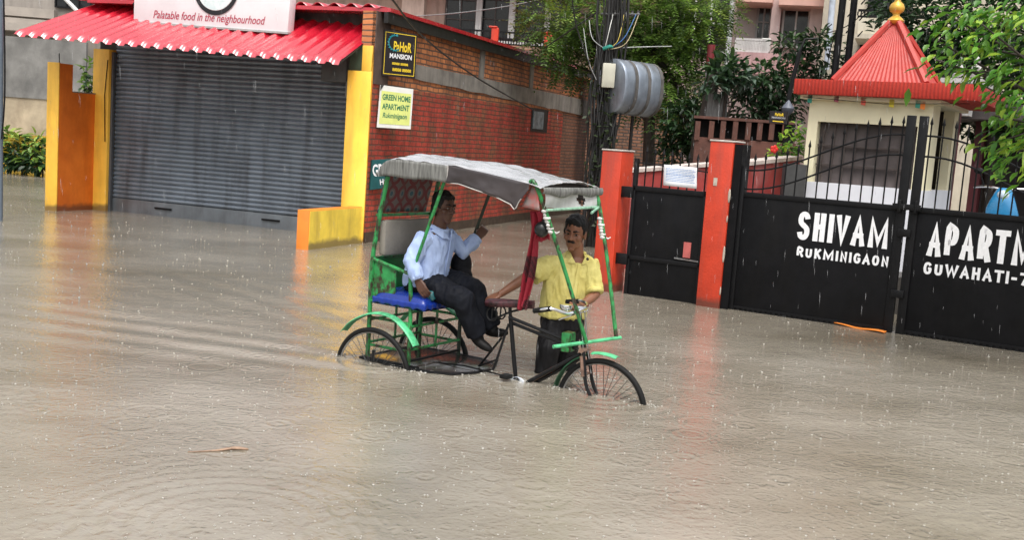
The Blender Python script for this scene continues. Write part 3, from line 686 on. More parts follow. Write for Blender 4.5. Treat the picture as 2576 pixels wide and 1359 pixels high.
fl.build('finial', M('gold_paint', (.72, .42, .07), .32, .1, 8, .05, metal=.35), ki, 60)
# bunting
bu = fthing('bunting', 'string of small coloured paper flags hung under the red kiosk fascia', 'bunting', GF)
cols_ = [(.03, .30, .22), (.35, .08, .12), (.75, .12, .08), (.75, .62, .05), (.05, .35, .25), (.80, .22, .03), (.6, .1, .05), (.1, .15, .4)]
for k, (x, y) in enumerate(((2037, 249), (2104, 247), (2172, 255), (2243, 260), (2309, 262), (2321, 265))):
    p = GF.px(x, y, y=KD + .12); MB().prism([(p.x - .028, p.y, p.z - .04), (p.x + .028, p.y, p.z - .05), (p.x + .03, p.y, p.z + .05), (p.x - .03, p.y, p.z + .05)], (0, .004, 0)).build('flag', M('flag_colour', cols_[k], .6), bu, 0)
bst = MB(); bst.tube([(X0k + .1, KD + .12, kz0 - .03), (lerp(X0k, xf1, .5), KD + .12, kz0 - .075), (xf1 - .1, KD + .12, kz0 - .03)], .004, 5); bst.build('string', black_iron, bu)
# ------------------------------------------------------------------ cycle rickshaw (local x = forward, y = left / away from the road side, z = above water)
RF = Frame((-.795, 8.33), -31.0)
def L(px, py, y): return RF.px(px, py, y=y)
rk = fthing('cycle_rickshaw', 'green framed cycle rickshaw with dark tarpaulin hood standing in hub deep flood water', 'rickshaw', RF)
green = M('green_frame_paint', (.026, .255, .068), .4, .25, 12, .1, 60, dirt=(.035, .022, .012), dirt_amt=1.6, dscale=(12, 12, 7), spec=.55)
mint = M('mint_mudguard', (.10, .52, .24), .35, .12, 8, .08, 40, dirt=(.05, .16, .08), dirt_amt=.8, dscale=(7, 7, 7))
dgreen_p = M('deep_green_board', (.012, .17, .035), .45, .2, 4, .05)
black_tube = M('black_bicycle_enamel', (.008, .008, .009), .35, .2, 15, .04, spec=.3)
HZ = -.088
def wheel(x, y, R0=.355, name='wheel', spin=0.0, steer=0):
    w = bpy.data.objects.new(name, None)
    rim = MB(); rim.tube([(R0 * .905 * math.cos(2 * math.pi * k / 48), 0, R0 * .905 * math.sin(2 * math.pi * k / 48)) for k in range(48)], (.011), 8, True, up=(0, 1, 0))
    o = rim.build(name, steel, rk, 180); o.location = (x, y, HZ); o.rotation_euler = (0, 0, R(steer))
    ty = MB(); ty.tube([((R0 - .019) * math.cos(2 * math.pi * k / 56), 0, (R0 - .019) * math.sin(2 * math.pi * k / 56)) for k in range(56)], .0205, 10, True, up=(0, 1, 0))
    ty.build('tyre', rubber, o, 180)
    sp = MB()
    for k in range(36):
        a = 2 * math.pi * (k + spin) / 36; sg = 1 if k % 2 else -1; b = a + (.5 if (k // 2) % 2 else -.5)
        sp.tube([(.02 * math.cos(b), sg * .03, .02 * math.sin(b)), (R0 * .9 * math.cos(a), 0, R0 * .9 * math.sin(a))], .0024, 5, caps=False)
    sp.build('spokes', M('dull_spoke', (.07, .07, .07), .4, metal=.6), o, 180)
    MB().lathe([(.012, -.055), (.012, -.035), (.028, -.033), (.028, -.025), (.016, -.02), (.016, .02), (.028, .025), (.028, .033), (.012, .035), (.012, .055)], n=14, axis='y').build('hub', steel, o)
    bpy.data.objects.remove(w)
    return o
wheel(0, -.39, spin=.2); wheel(0, .39, spin=.55); wheel(1.73, 0, .352, spin=.1)
# rear mudguards: arched strips a little off the tyre
def arc_strip(name, pts, width, mat_, yc, th=.004, camber=.012):
    P = spline(pts, 6); m = MB(); n_ = len(P) - 1
    def fn(u, v):
        k = min(n_ - 1, int(u * n_)); t = u * n_ - k; p = P[k].lerp(P[k + 1], t); tg = (P[k + 1] - P[k]).normalized(); nr = Vector((-tg.z, 0, tg.x))
        return p + Vector((0, (v - .5) * width, 0)) + nr * (camber * (1 - (2 * v - 1) ** 2))
    m.grid(fn, n_, 6); return m.build(name, mat_, rk, 180, solid=th)
mg = [L(x, y, -.36) for x, y in ((865, 834), (885, 812), (915, 796), (950, 789), (985, 797), (1012, 818), (1033, 845), (1047, 872))]
arc_strip('mudguard', mg, .085, mint, 0)
o2 = arc_strip('mudguard', [Vector((p.x, .36, p.z)) for p in mg], .085, mint, 0)
# seat frame
yn, yf = -.33, .33
def fr(pts, r=.0135, n=8, mat_=green, name='frame_tube'): return MB().tube(pts, r, n).build(name, mat_, rk)
zA, zS = .30, .455
xr, xf = -.10, .29
for y in (yn, yf):
    rp = MB(); rp.tube(spline([(xr + .0, y, -.12), (xr, y, .3), (xr - .005, y, .72), (xr + .035, y, 1.05), (xr + .10, y, 1.40)], 4), .017, 8); rp.build('rear_post', green, rk)
    fp = MB(); fp.tube([(xf, y, -.05), (xf - .01, y, .45), (xf - .03, y, .68)], .0155, 8); fp.tube(spline([(xf - .03, y, .68), (xf - .02, y, .71), (xf + .10, y, 1.05), (xf + .225, y, 1.42)], 4), .0125, 8)
    fp.build('front_post', green if y < 0 else M('shaded_hood_post', (.02, .035, .022), .4), rk)  # far post: shade under the hood is painted in as dark green
    arm = MB(); arm.tube([(xr, y, .775), (xf - .03, y, .70)], .014, 8); arm.build('arm_rest', green, rk)
    for z in (zS, zA + .03, .12): MB().tube([(xr, y, z), (xf, y, z)], .011, 6).build('side_rail', green, rk)
for x in (xr, xf):
    cr = MB()
    for z in (zS, zA + .01, .135): cr.tube([(x, yn, z), (x, yf, z)], .011, 6)
    cr.tube([(x, 0, .12), (x, 0, zS)], .010, 6)
    cr.build('cross_rail', green, rk)
bkr = MB(); bkr.tube([(xr + .02, yn, 1.105), (xr + .02, yf, 1.105)], .013, 8); bkr.tube([(xr, yn, .78), (xr, yf, .78)], .012, 8); bkr.build('back_rail', green, rk)
dk = MB(); dk.tube([(xr - .03, .0, .40), (xf + .02, yn + .05, .47)], .011, 6); dk.tube([(xr - .05, .36, -.05), (xr - .05, .36, .34)], .012, 6); dk.build('dark_brace', black_tube, rk)
# panels, seat, backrest
MB().box(xr - .008, xr + .008, yn + .02, yf - .02, .50, .775).build('back_panel', dgreen_p, rk, bevel=.003)
MB().hexa([(xr, yn + .006, .49), (xf - .17, yn + .006, .49), (xf - .17, yn + .016, .49), (xr, yn + .016, .49), (xr, yn + .006, .775), (xf - .17, yn + .006, .72), (xf - .17, yn + .016, .72), (xr, yn + .016, .775)]).build('side_panel', green, rk, 0)
def cushion(u, v, top):
    x = lerp(xr + .04, xf + .13, u); y = lerp(-.355, .355, v)
    e = (1 - abs(2 * u - 1) ** 6) * (1 - abs(2 * v - 1) ** 8)
    return (x, y, .475 + (.085 * e ** .5 - .003 * math.cos(v * 9) if top else -.03 ))
cu = MB(); cu.grid(lambda u, v: cushion(u, v, True), 24, 30); cu.grid(lambda u, v: cushion(1 - u, v, False), 24, 30)
cu.build('seat_cushion', M('blue_vinyl', (.006, .026, .22), .3, .15, 6, .1, 30, coat=.3), rk, 60)
skirt = MB(); skirt.grid(lambda u, v: (lerp(xr + .04, xf + .13, u), -.357 - .002 * math.sin(u * 50), lerp(.50, .445 + .014 * abs(math.sin(u * 16)), v)), 60, 3)
skirt.grid(lambda u, v: (xf + .132 + .002 * math.sin(u * 70), lerp(-.357, .357, u), lerp(.50, .445 + .014 * abs(math.sin(u * 26)), v)), 80, 3)
skirt.build('seat_skirt', M('blue_vinyl_skirt', (.008, .033, .26), .35, .15, 6, .1, 30), rk, 180, solid=.003)
MB().box(xr + .02, xr + .085, yn + .03, yf - .03, .80, 1.07).build('seat_back', M('beige_back_cushion', (.23, .21, .18), .7, .15, 5, .3, 40), rk, bevel=.025)
# printed rear curtain
m, nt_, n, l, b = new_mat('printed_curtain')
tc = n.new('ShaderNodeTexCoord').outputs['Object']; sp = n.new('ShaderNodeSeparateXYZ'); l.new(tc, sp.inputs[0])
cbx = n.new('ShaderNodeCombineXYZ'); l.new(mathn(n, l, 'MULTIPLY', sp.outputs['Y'], 8.4), cbx.inputs[0]); l.new(mathn(n, l, 'MULTIPLY', sp.outputs['Z'], 7.5), cbx.inputs[1])
fx = n.new('ShaderNodeVectorMath'); fx.operation = 'FRACTION'; l.new(cbx.outputs[0], fx.inputs[0])
su = n.new('ShaderNodeVectorMath'); su.operation = 'SUBTRACT'; l.new(fx.outputs[0], su.inputs[0]); su.inputs[1].default_value = (.5, .5, 0)
ln = n.new('ShaderNodeVectorMath'); ln.operation = 'LENGTH'; l.new(su.outputs[0], ln.inputs[0]); dist = ln.outputs['Value']
c0_ = mixc(n, l, mathn(n, l, 'LESS_THAN', mathn(n, l, 'ABSOLUTE', mathn(n, l, 'SUBTRACT', dist, .42)), .10), (.17, .14, .13), (.19, .022, .028))
c1_ = mixc(n, l, mathn(n, l, 'LESS_THAN', dist, .22), c0_, (.22, .22, .22)); c2_ = mixc(n, l, mathn(n, l, 'LESS_THAN', dist, .14), c1_, (.015, .12, .16))
l.new(mixc(n, l, mathn(n, l, 'MULTIPLY', noisen(n, l, tc, 12, 4), .5), c2_, (.15, .10, .09)), b.inputs['Base Color']); b.inputs['Roughness'].default_value = .7
curtain_mat = m
ct = MB(); ct.grid(lambda u, v: (lerp(xr + .02, xr + .09, v) - .02 + .008 * math.sin(u * 22), lerp(yn + .02, yf - .02, u), lerp(1.12, 1.45, v)), 30, 8)
ct.build('rear_curtain', curtain_mat, rk, 180, solid=.003)
# hood: tarpaulin top, side and front valances
tarp = M('silver_tarpaulin', (.42, .42, .435), .26, .22, 3, .2, 24, spec=.8, coat=.9, dirt=(.10, .095, .09), dirt_amt=.7, dscale=(2, 5, 2))
flap = M('brown_black_vinyl', (.055, .046, .048), .42, .25, 4, .3, 16, spec=.5)
greyflap = M('grey_streaked_flap', (.16, .16, .15), .6, .45, 9, .2, 20, stretch=(6, 6, .6))
prof = [(-.05, 1.40), (-.035, 1.46), (.02, 1.515), (.11, 1.535), (.32, 1.532), (.55, 1.525), (.80, 1.50), (1.02, 1.474), (1.24, 1.445), (1.335, 1.425)]
PP = spline([(x, 0, z) for x, z in prof], 6)
YH = .385
def hood(u, v, lift=0):
    k = min(len(PP) - 2, int(u * (len(PP) - 1))); t = u * (len(PP) - 1) - k; p = PP[k].lerp(PP[k + 1], t)
    y = lerp(-YH, YH, v); arch = .045 * (1 - (2 * v - 1) ** 2) * sstep(min(1, u * 3))
    sag = -.014 * math.sin(v * math.pi) * abs(math.sin(u * math.pi * 3)) + .014 * mnoise.noise((u * 9, v * 5, 1)) + .013 * (abs(mnoise.noise((u * 16, v * 9, 4))) - .3) + .004 * mnoise.noise((u * 40, v * 22, 9))
    return Vector((p.x + .06 * v * (u - .0), y, p.z + arch + sag + lift))
hd = MB(); hd.grid(lambda u, v: hood(u, v), 110, 48); hd.build('hood', tarp, rk, 180, solid=.004)
# rolled rear fold
rf_ = MB(); rf_.tube([hood(.02, v) + Vector((-.012, 0, .012 + .006 * math.sin(v * 14))) for v in [k / 16 for k in range(17)]], [.015 + .004 * math.sin(k * 1.7) for k in range(17)], 8); rf_.build('rear_roll', greyflap, rk, 180)
def vtop(x):  # height of the near hood edge at local x
    for a, b_ in zip(PP, PP[1:]):
        if a.x <= x <= b_.x: return lerp(a.z, b_.z, (x - a.x) / max(1e-6, b_.x - a.x))
    return PP[-1].z
va = [L(x, y, -YH) for x, y in ((1126, 460), (1156, 463), (1206, 481), (1243, 493), (1285, 514), (1297, 530), (1305, 510), (1330, 478))]
def vbot(x):
    for a, b_ in zip(va, va[1:]):
        if a.x <= x <= b_.x: return lerp(a.z, b_.z, (x - a.x) / max(1e-6, b_.x - a.x))
    return va[0].z if x < va[0].x else va[-1].z
xs0, xs1 = va[0].x, va[-1].x
s1 = MB(); s1.grid(lambda u, v: (lerp(-.03, xs0, u), -YH - .006 - .005 * math.sin(u * 17) * v, lerp(vtop(lerp(-.03, xs0, u)) - .002, 1.405 + .004 * math.sin(u * 11), v)), 40, 6)
s1.build('side_flap', greyflap, rk, 180, solid=.003)
s2 = MB(); s2.grid(lambda u, v: (lerp(xs0, xs1, u), -YH - .004 - (.012 * math.sin(u * 11 + v * 2) + .010 * mnoise.noise((u * 8, v * 4, 2))) * v, lerp(vtop(lerp(xs0, xs1, u)) + .004, vbot(lerp(xs0, xs1, u)), v)), 60, 8)
s2.build('side_flap', flap, rk, 180, solid=.003)
pp = MB(); pp.tube([(lerp(xs0, xs1, k / 40), -YH - .008, vbot(lerp(xs0, xs1, k / 40))) for k in range(38)], .004, 5); pp.tube([(xs0, -YH - .009, vtop(xs0)), (xs0, -YH - .009, vbot(xs0))], .005, 5)
pp.build('flap_piping', M('pale_piping', (.42, .40, .38), .6), rk)
s3 = MB(); s3.grid(lambda u, v: (lerp(.0, 1.3, u), YH + .004, lerp(vtop(lerp(.0, 1.3, u)), vtop(lerp(.0, 1.3, u)) - .10 - .02 * math.sin(u * 9), v)), 40, 4)
s3.build('side_flap', flap, rk, 180, solid=.003)
# front: pale cloth strip with a torn hole, fold of tarpaulin above it
fz0, fz1 = 1.285, 1.40
xfr = 1.335
cl = MB()
NU, NV = 40, 10
def fcl(u, v): return Vector((xfr + .005 + .055 * u + .012 * math.sin(v * 3 + u * 6), lerp(-.33, .345, u), lerp(fz1, fz0, v) + .006 * math.sin(u * 12)))
for j in range(NV):
    for i in range(NU):
        u, v = (i + .5) / NU, (j + .5) / NV
        if ((u - .70) / .065) ** 2 + ((v - .5) / .40) ** 2 < 1: continue
        q = [fcl(i / NU, j / NV), fcl((i + 1) / NU, j / NV), fcl((i + 1) / NU, (j + 1) / NV), fcl(i / NU, (j + 1) / NV)]; cl.add(q, [(0, 1, 2, 3)])
cl.build('front_cloth', M('dirty_white_cloth', (.55, .55, .54), .7, .15, 6, .25, 18, dirt=(.2, .18, .16), dirt_amt=.35), rk, 180)
ff = MB(); ff.grid(lambda u, v: Vector((xfr + .02 + .06 * u + .009 * math.sin(v * math.pi), lerp(-YH, YH, u), lerp(1.432, 1.388 - .02 * abs(math.sin(u * 7)), v) + .012 * math.sin(u * 13) * v)), 50, 6)
ff.build('front_fold', greyflap, rk, 180, solid=.004)
ft_ = MB(); ft_.grid(lambda u, v: L(lerp(lerp(1338, 1352, u), lerp(1312, 1358, u), v), lerp(lerp(470, 478, u), lerp(520, 530, u), v), -.34), 6, 6)
ft_.build('corner_rag', M('rag_white_red', (.55, .5, .48), .7, .5, 14, .1, c2=(.5, .10, .09)), rk, 180, solid=.003)
# front hood tubes, cross bars
nb0, nb1 = L(1475, 862, -.03), L(1352, 474, -.35)
fb0, fb1 = L(1550, 848, .30), L(1502, 488, .35)
for a, b_ in ((nb0, nb1), (fb0, fb1)):
    mid = a.lerp(b_, .55) + Vector((.012, 0, 0)); MB().tube(spline([a, mid, b_, b_ + Vector((-.06, 0, .04))], 5), .0145, 9).build('hood_tube', green, rk)
def on_tube(a, b_, t): return a.lerp(b_, t)
hb = MB(); hb.tube([L(1376, 529, -.33), L(1506, 521, .34)], .010, 7)
hb.tube([L(1506, 521, .34), L(1488, 536, .20)], .010, 6); hb.build('front_bar', M('chipped_mint_bar', (.28, .50, .36), .45, .2, 20, dirt=(.02, .05, .03), dirt_amt=.7, dscale=(20, 20, 20)), rk)
cb = MB(); cb.tube([L(1392, 873, -.28), L(1475, 862, .0), L(1561, 850, .335)], .0135, 8); cb.build('lower_cross_bar', mint, rk)
MB().box(1.40, 1.47, -.05, .05, .27, .41).build('clamp', green, rk, bevel=.01)
rag = M('white_rag_lashing', (.66, .64, .62), .75, .2, 14, .4, 40)
for a, b_, t in ((nb0, nb1, .79), (fb0, fb1, .76)):
    mm = MB()
    for k in range(7):
        c = on_tube(a, b_, t + (k - 3) * .022); mm.ell(c, (.024 + .005 * math.sin(k * 2.1), .024 + .004 * math.cos(k * 3), .016), nu=9, nv=6)
    e = on_tube(a, b_, t - .06); mm.tube([e, e + Vector((.03, .03, -.015)), e + Vector((.05, .03, -.0))], [.009, .007, .003], 5); mm.tube([e, e + Vector((.0, .03, -.03)), e + Vector((.01, .035, -.06))], [.009, .007, .003], 5)
    mm.build('lashing', rag, rk, 180)
# horn bulb
hp = L(1363, 577, -.25)
hn = MB(); hn.ell(hp, (.052, .052, .056)); hn.tube([hp + Vector((0, 0, .03)), hp + Vector((.0, .03, .09)), on_tube(nb0, nb1, .82)], .010, 6)
hn.build('horn_bulb', M('black_bulb', (.010, .012, .012), .3, .2, 8, .05), rk, 60)
# bicycle frame
st0, st1 = L(1297, 944, 0), L(1284, 795, 0)
hd0, hd1 = Vector((1.565, 0, .30)), Vector((1.502, 0, .555))
bf = MB()
bf.tube([st0 + Vector((.02, 0, -.12)), st1], .0165, 8)
for dz, y in ((0, -.012), (-.04, .012)):
    bf.tube([st1 + Vector((0, y, dz - .01)), Vector((1.51, y, .335 + dz + .14 * 0))], .0135, 8)
    bf.tube([Vector((1.085, y * 1.4, -.04 + dz * .8)), Vector((1.545, y, .27 + dz * .7))], .0145, 8)
bf.tube([hd0, hd1], .018, 10)
bf.build('bicycle_frame', black_tube, rk)
sy = MB()
for (x0, y0), (x1, y1), y in (((1280, 815), (1242, 928), -.06), ((1262, 850), (1205, 922), .06)): sy.tube([L(x0, y0, y * .3), L(x1, y1, y)], .0095, 6)
sy.tube([L(1206, 921, .06), L(1252, 905, -.06)], .008, 6); sy.tube([L(1252, 905, -.06), L(1240, 932, -.06)], .008, 6)
sy.build('rear_stay', black_tube, rk)
ch = MB(); ch.tube([(1.02, -.05, .012), (.6, -.05, .03), (.2, -.05, .0)], .006, 6); ch.build('chain', black_tube, rk)
MB().lathe([(.005, -.006), (.075, -.006), (.085, 0), (.075, .006), (.005, .006)], (1.075, -.055, -.055), 24, 'y').build('chainring', chrome, rk)
MB().box(.985, 1.055, -.17, -.09, .02, .05).build('pedal', rubber, rk, bevel=.006)
# fork, front mudguard, stem, bars
fk = MB()
for y in (-.045, .045):
    fk.tube(spline([(1.575, y * .6, .30), (1.605, y, .17), (1.635, y * 1.1, .05), (1.73, y * 1.1, HZ)], 5), [.013] * 15 + [.010], 8)
fk.build('fork', black_tube, rk)
fc = MB(); fc.tube([(1.572, -.06, .305), (1.572, .06, .305)], .018, 8); fc.tube([(1.605, -.065, .135), (1.605, .065, .135)], .009, 6)
fc.tube([(1.585, -.075, .27), (1.61, -.075, .13)], .012, 8); fc.build('fork_crown', M('rusty_chrome', (.35, .22, .17), .35, .4, 14, metal=.6), rk)
mf = [Vector((1.73 + .385 * math.cos(R(a)), 0, HZ + .385 * math.sin(R(a)))) for a in (150, 135, 118, 104, 94, 84, 76)]
mf2 = [Vector((1.73 + .385 * math.cos(R(a)), 0, HZ + .385 * math.sin(R(a)))) for a in (104, 98, 90, 82, 75)]
arc_strip('mudguard', mf2, .075, mint, 0)
arc_strip('mudguard', [Vector((1.73 + .38 * math.cos(R(a)), 0, HZ + .38 * math.sin(R(a)))) for a in (170, 155, 140, 125, 112)], .075, M('shaded_mudguard', (.02, .09, .04), .5, .2, 8), 0)  # rear stretch in a darker green, its shade put into the colour
stm = MB(); stm.tube([(1.502, 0, .55), (1.492, 0, .60)], .013, 8); stm.tube([(1.492, 0, .595), (1.54, 0, .60)], .012, 8); stm.build('stem', chrome, rk)
nh = L(1346, 783, -.27); nh2 = L(1386, 777, -.27); nc = L(1430, 789, -.14); cc_ = Vector((1.54, 0, .60)); fh1 = L(1478, 768, .22); fh2 = L(1462, 758, .27); fh3 = L(1425, 760, .28)
br = MB(); br.tube(spline([nh, nh2, nc, cc_, fh1, fh2, fh3], 6), .0115, 8); br.build('handlebar', chrome, rk)
gpn = MB(); gpn.tube([nh - Vector((.01, 0, 0)), nh2], .0185, 10); gpn.build('grip', rubber, rk); gpn = MB(); gpn.tube([fh2.lerp(fh3, .2), fh3], .0185, 10); gpn.build('grip', rubber, rk)
bl_ = L(1423, 783, -.10)
MB().lathe([(.004, 0), (.030, .006), (.044, .022), (.046, .04), (.044, .046), (.006, .048)], bl_, 18).build('bell', chrome, rk)
lv = MB(); lv.tube([L(1405, 805, -.15), L(1455, 788, -.05), L(1478, 783, .05)], .005, 6); lv.tube([L(1478, 780, .1), L(1482, 782, .25)], .005, 6)
for x, y in ((1.52, -.02), (1.535, .02)): lv.tube([(x, y, .58), (x + .05, y, .30), (x + .09, y, .14)], .0045, 6)
lv.build('brake_rod', chrome, rk)
# saddle
sd0, sd1 = L(1233, 762, 0), L(1342, 768, 0)
sdm = MB()
rings = []
for k in range(11):
    t = k / 10; c = sd0.lerp(sd1, t); w_ = lerp(.105, .022, sstep(t * 1.25)) * (0.75 if k == 0 else 1); hh = .022
    rings.append([(c.x + (.0), c.y + w_ * math.cos(a), c.z + .012 - (.018 if math.sin(a) < 0 else 0) + hh * math.sin(a) + .012 * (1 - t) * 0) for a in [2 * math.pi * q / 12 for q in range(12)]])
sdm.loft(rings); sdm.build('saddle', M('patched_saddle_cover', (.03, .028, .03), .5, .8, 25, .2, 60, c2=(.11, .03, .04)), rk, 60)
sp_ = MB()
for y in (-.06, .06):
    sp_.tube([(sd0.x + .06 + .045 * math.cos(2 * math.pi * k / 20), y, sd0.z - .07 + .05 * math.sin(2 * math.pi * k / 20)) for k in range(20)], .006, 6, True, up=(0, 1, 0))
    sp_.tube([(sd0.x + .06, y, sd0.z - .12), (sd0.x + .06, y, sd0.z)], .006, 6)
sp_.tube([(sd0.x + .06, -.06, sd0.z - .115), (st1.x, 0, st1.z + .03), (sd1.x - .03, 0, sd1.z - .02)], .008, 6); sp_.tube([st1, st1 + Vector((-.01, 0, .07))], .013, 8)
sp_.build('saddle_spring', black_tube, rk)
# floor board
fp_ = [(-.16, -.34), (.337, -.375), (.50, -.345), (.653, -.275), (.735, -.10), (.745, .1), (.68, .27), (.50, .35), (.2, .36), (-.16, .34)]
ZF = .012
MB().prism([(x, y, ZF - .03) for x, y in fp_], (0, 0, .03)).build('floor_board', M('wet_dark_planks', (.035, .028, .024), .16, .5, 9, .35, 14, spec=.8, coat=.4, stretch=(1, 8, 1)), rk, bevel=.004)
eb = MB(); eb.tube([(x, y, ZF - .005) for x, y in fp_], .012, 6, True, up=(0, 0, 1)); eb.build('floor_edge', black_tube, rk)
ax_ = MB(); ax_.tube([(0, -.42, HZ), (0, .42, HZ)], .014, 8); ax_.tube([(-.02, -.36, HZ + .02), (-.02, -.36, .09)], .012, 6); ax_.tube([(xr - .03, -.34, .015), (xf + .1, -.34, .015)], .012, 6); ax_.build('axle', black_tube, rk)
fs_ = MB(); fs_.tube([(xf, yn, .05), (xf, yf, .05)], .011, 6); fs_.build('floor_bar', black_tube, rk)
# foam patches of splashing water on the board stay part of the board: wet puddles
# things carried by the rickshaw --------------------------------------------
scf = fthing('scarf', 'red and black checked cotton scarf tied to the hood tube above the saddle', 'scarf', RF)
m, nt_, n, l, b = new_mat('checked_cotton')
tc = n.new('ShaderNodeTexCoord').outputs['Object']; wv = n.new('ShaderNodeSeparateXYZ'); l.new(tc, wv.inputs[0])
k1 = mathn(n, l, 'GREATER_THAN', noisen(n, l, tc, 7, 1, .3, (1, 1, 1)), .44)
band = mathn(n, l, 'LESS_THAN', wv.outputs['Z'], .93)
cc = mixc(n, l, mathn(n, l, 'MULTIPLY', k1, band), (.27, .006, .022), (.015, .006, .009))
th_ = n.new('ShaderNodeTexChecker'); th_.inputs['Scale'].default_value = 90; l.new(tc, th_.inputs['Vector'])
l.new(mixc(n, l, mathn(n, l, 'MULTIPLY', th_.outputs['Fac'], .35), cc, (.42, .05, .07)), b.inputs['Base Color']); b.inputs['Roughness'].default_value = .8
cen = [(1347, 531), (1352, 560), (1345, 600), (1338, 650), (1330, 700), (1322, 745), (1316, 776)]
wd = [22, 30, 17, 25, 28, 23, 20]
CP = spline([Vector((x, y, w_)) for (x, y), w_ in zip(cen, wd)], 6)
def scarf(u, v):
    k = min(len(CP) - 2, int(v * (len(CP) - 1))); t = v * (len(CP) - 1) - k; c = CP[k].lerp(CP[k + 1], t)
    x = c.x + (u - .5) * c.z * 1.05; yd = lerp(-.24, -.05, sstep(v * 1.2)); p = L(x, c.y + 5 * math.sin(u * 9) * (v > .9), yd)
    return p + Vector((0, .020 * math.sin(u * 13 + v * 4) - .01, 0))
ss = MB(); ss.grid(scarf, 20, 40); ss.build('cloth', m, scf, 180, solid=.006)
s2_ = MB(); s2_.grid(lambda u, v: L(lerp(1338, 1372, u) + 8 * v, lerp(532, 606, v) + 4 * math.sin(u * 6), -.22) + Vector((0, .03 + .014 * math.sin(u * 11), 0)), 12, 12); s2_.build('cloth_tail', m, scf, 180, solid=.006)
bag = fthing('shoulder_bag', 'black shoulder bag on the seat beyond the passenger', 'bag', RF)
bc = L(1160, 668, .22)
bb = MB(); bb.ell(bc, (.085, .085, .125)); bb.ell(bc + Vector((.03, -.02, -.07)), (.09, .07, .06)); bb.build('body', M('black_nylon', (.009, .009, .011), .7, .3, 10, .3, 40, spec=.15), bag, 180, remesh=.012, smooth_it=4)
pb_ = fthing('plastic_bag', 'crumpled dark teal plastic bag on the blue seat under the passenger hand', 'bag', RF)
pcx = L(1082, 742, -.22)
pbm = MB(); pbm.ell(pcx, (.07, .06, .05), nu=18, nv=12)
pbm.build('film', M('teal_plastic', (.01, .085, .095), .2, .5, 14, .4, 25, coat=.5), pb_, 180, fold=lambda c, n_: c + n_ * .022 * mnoise.noise(c * 26))
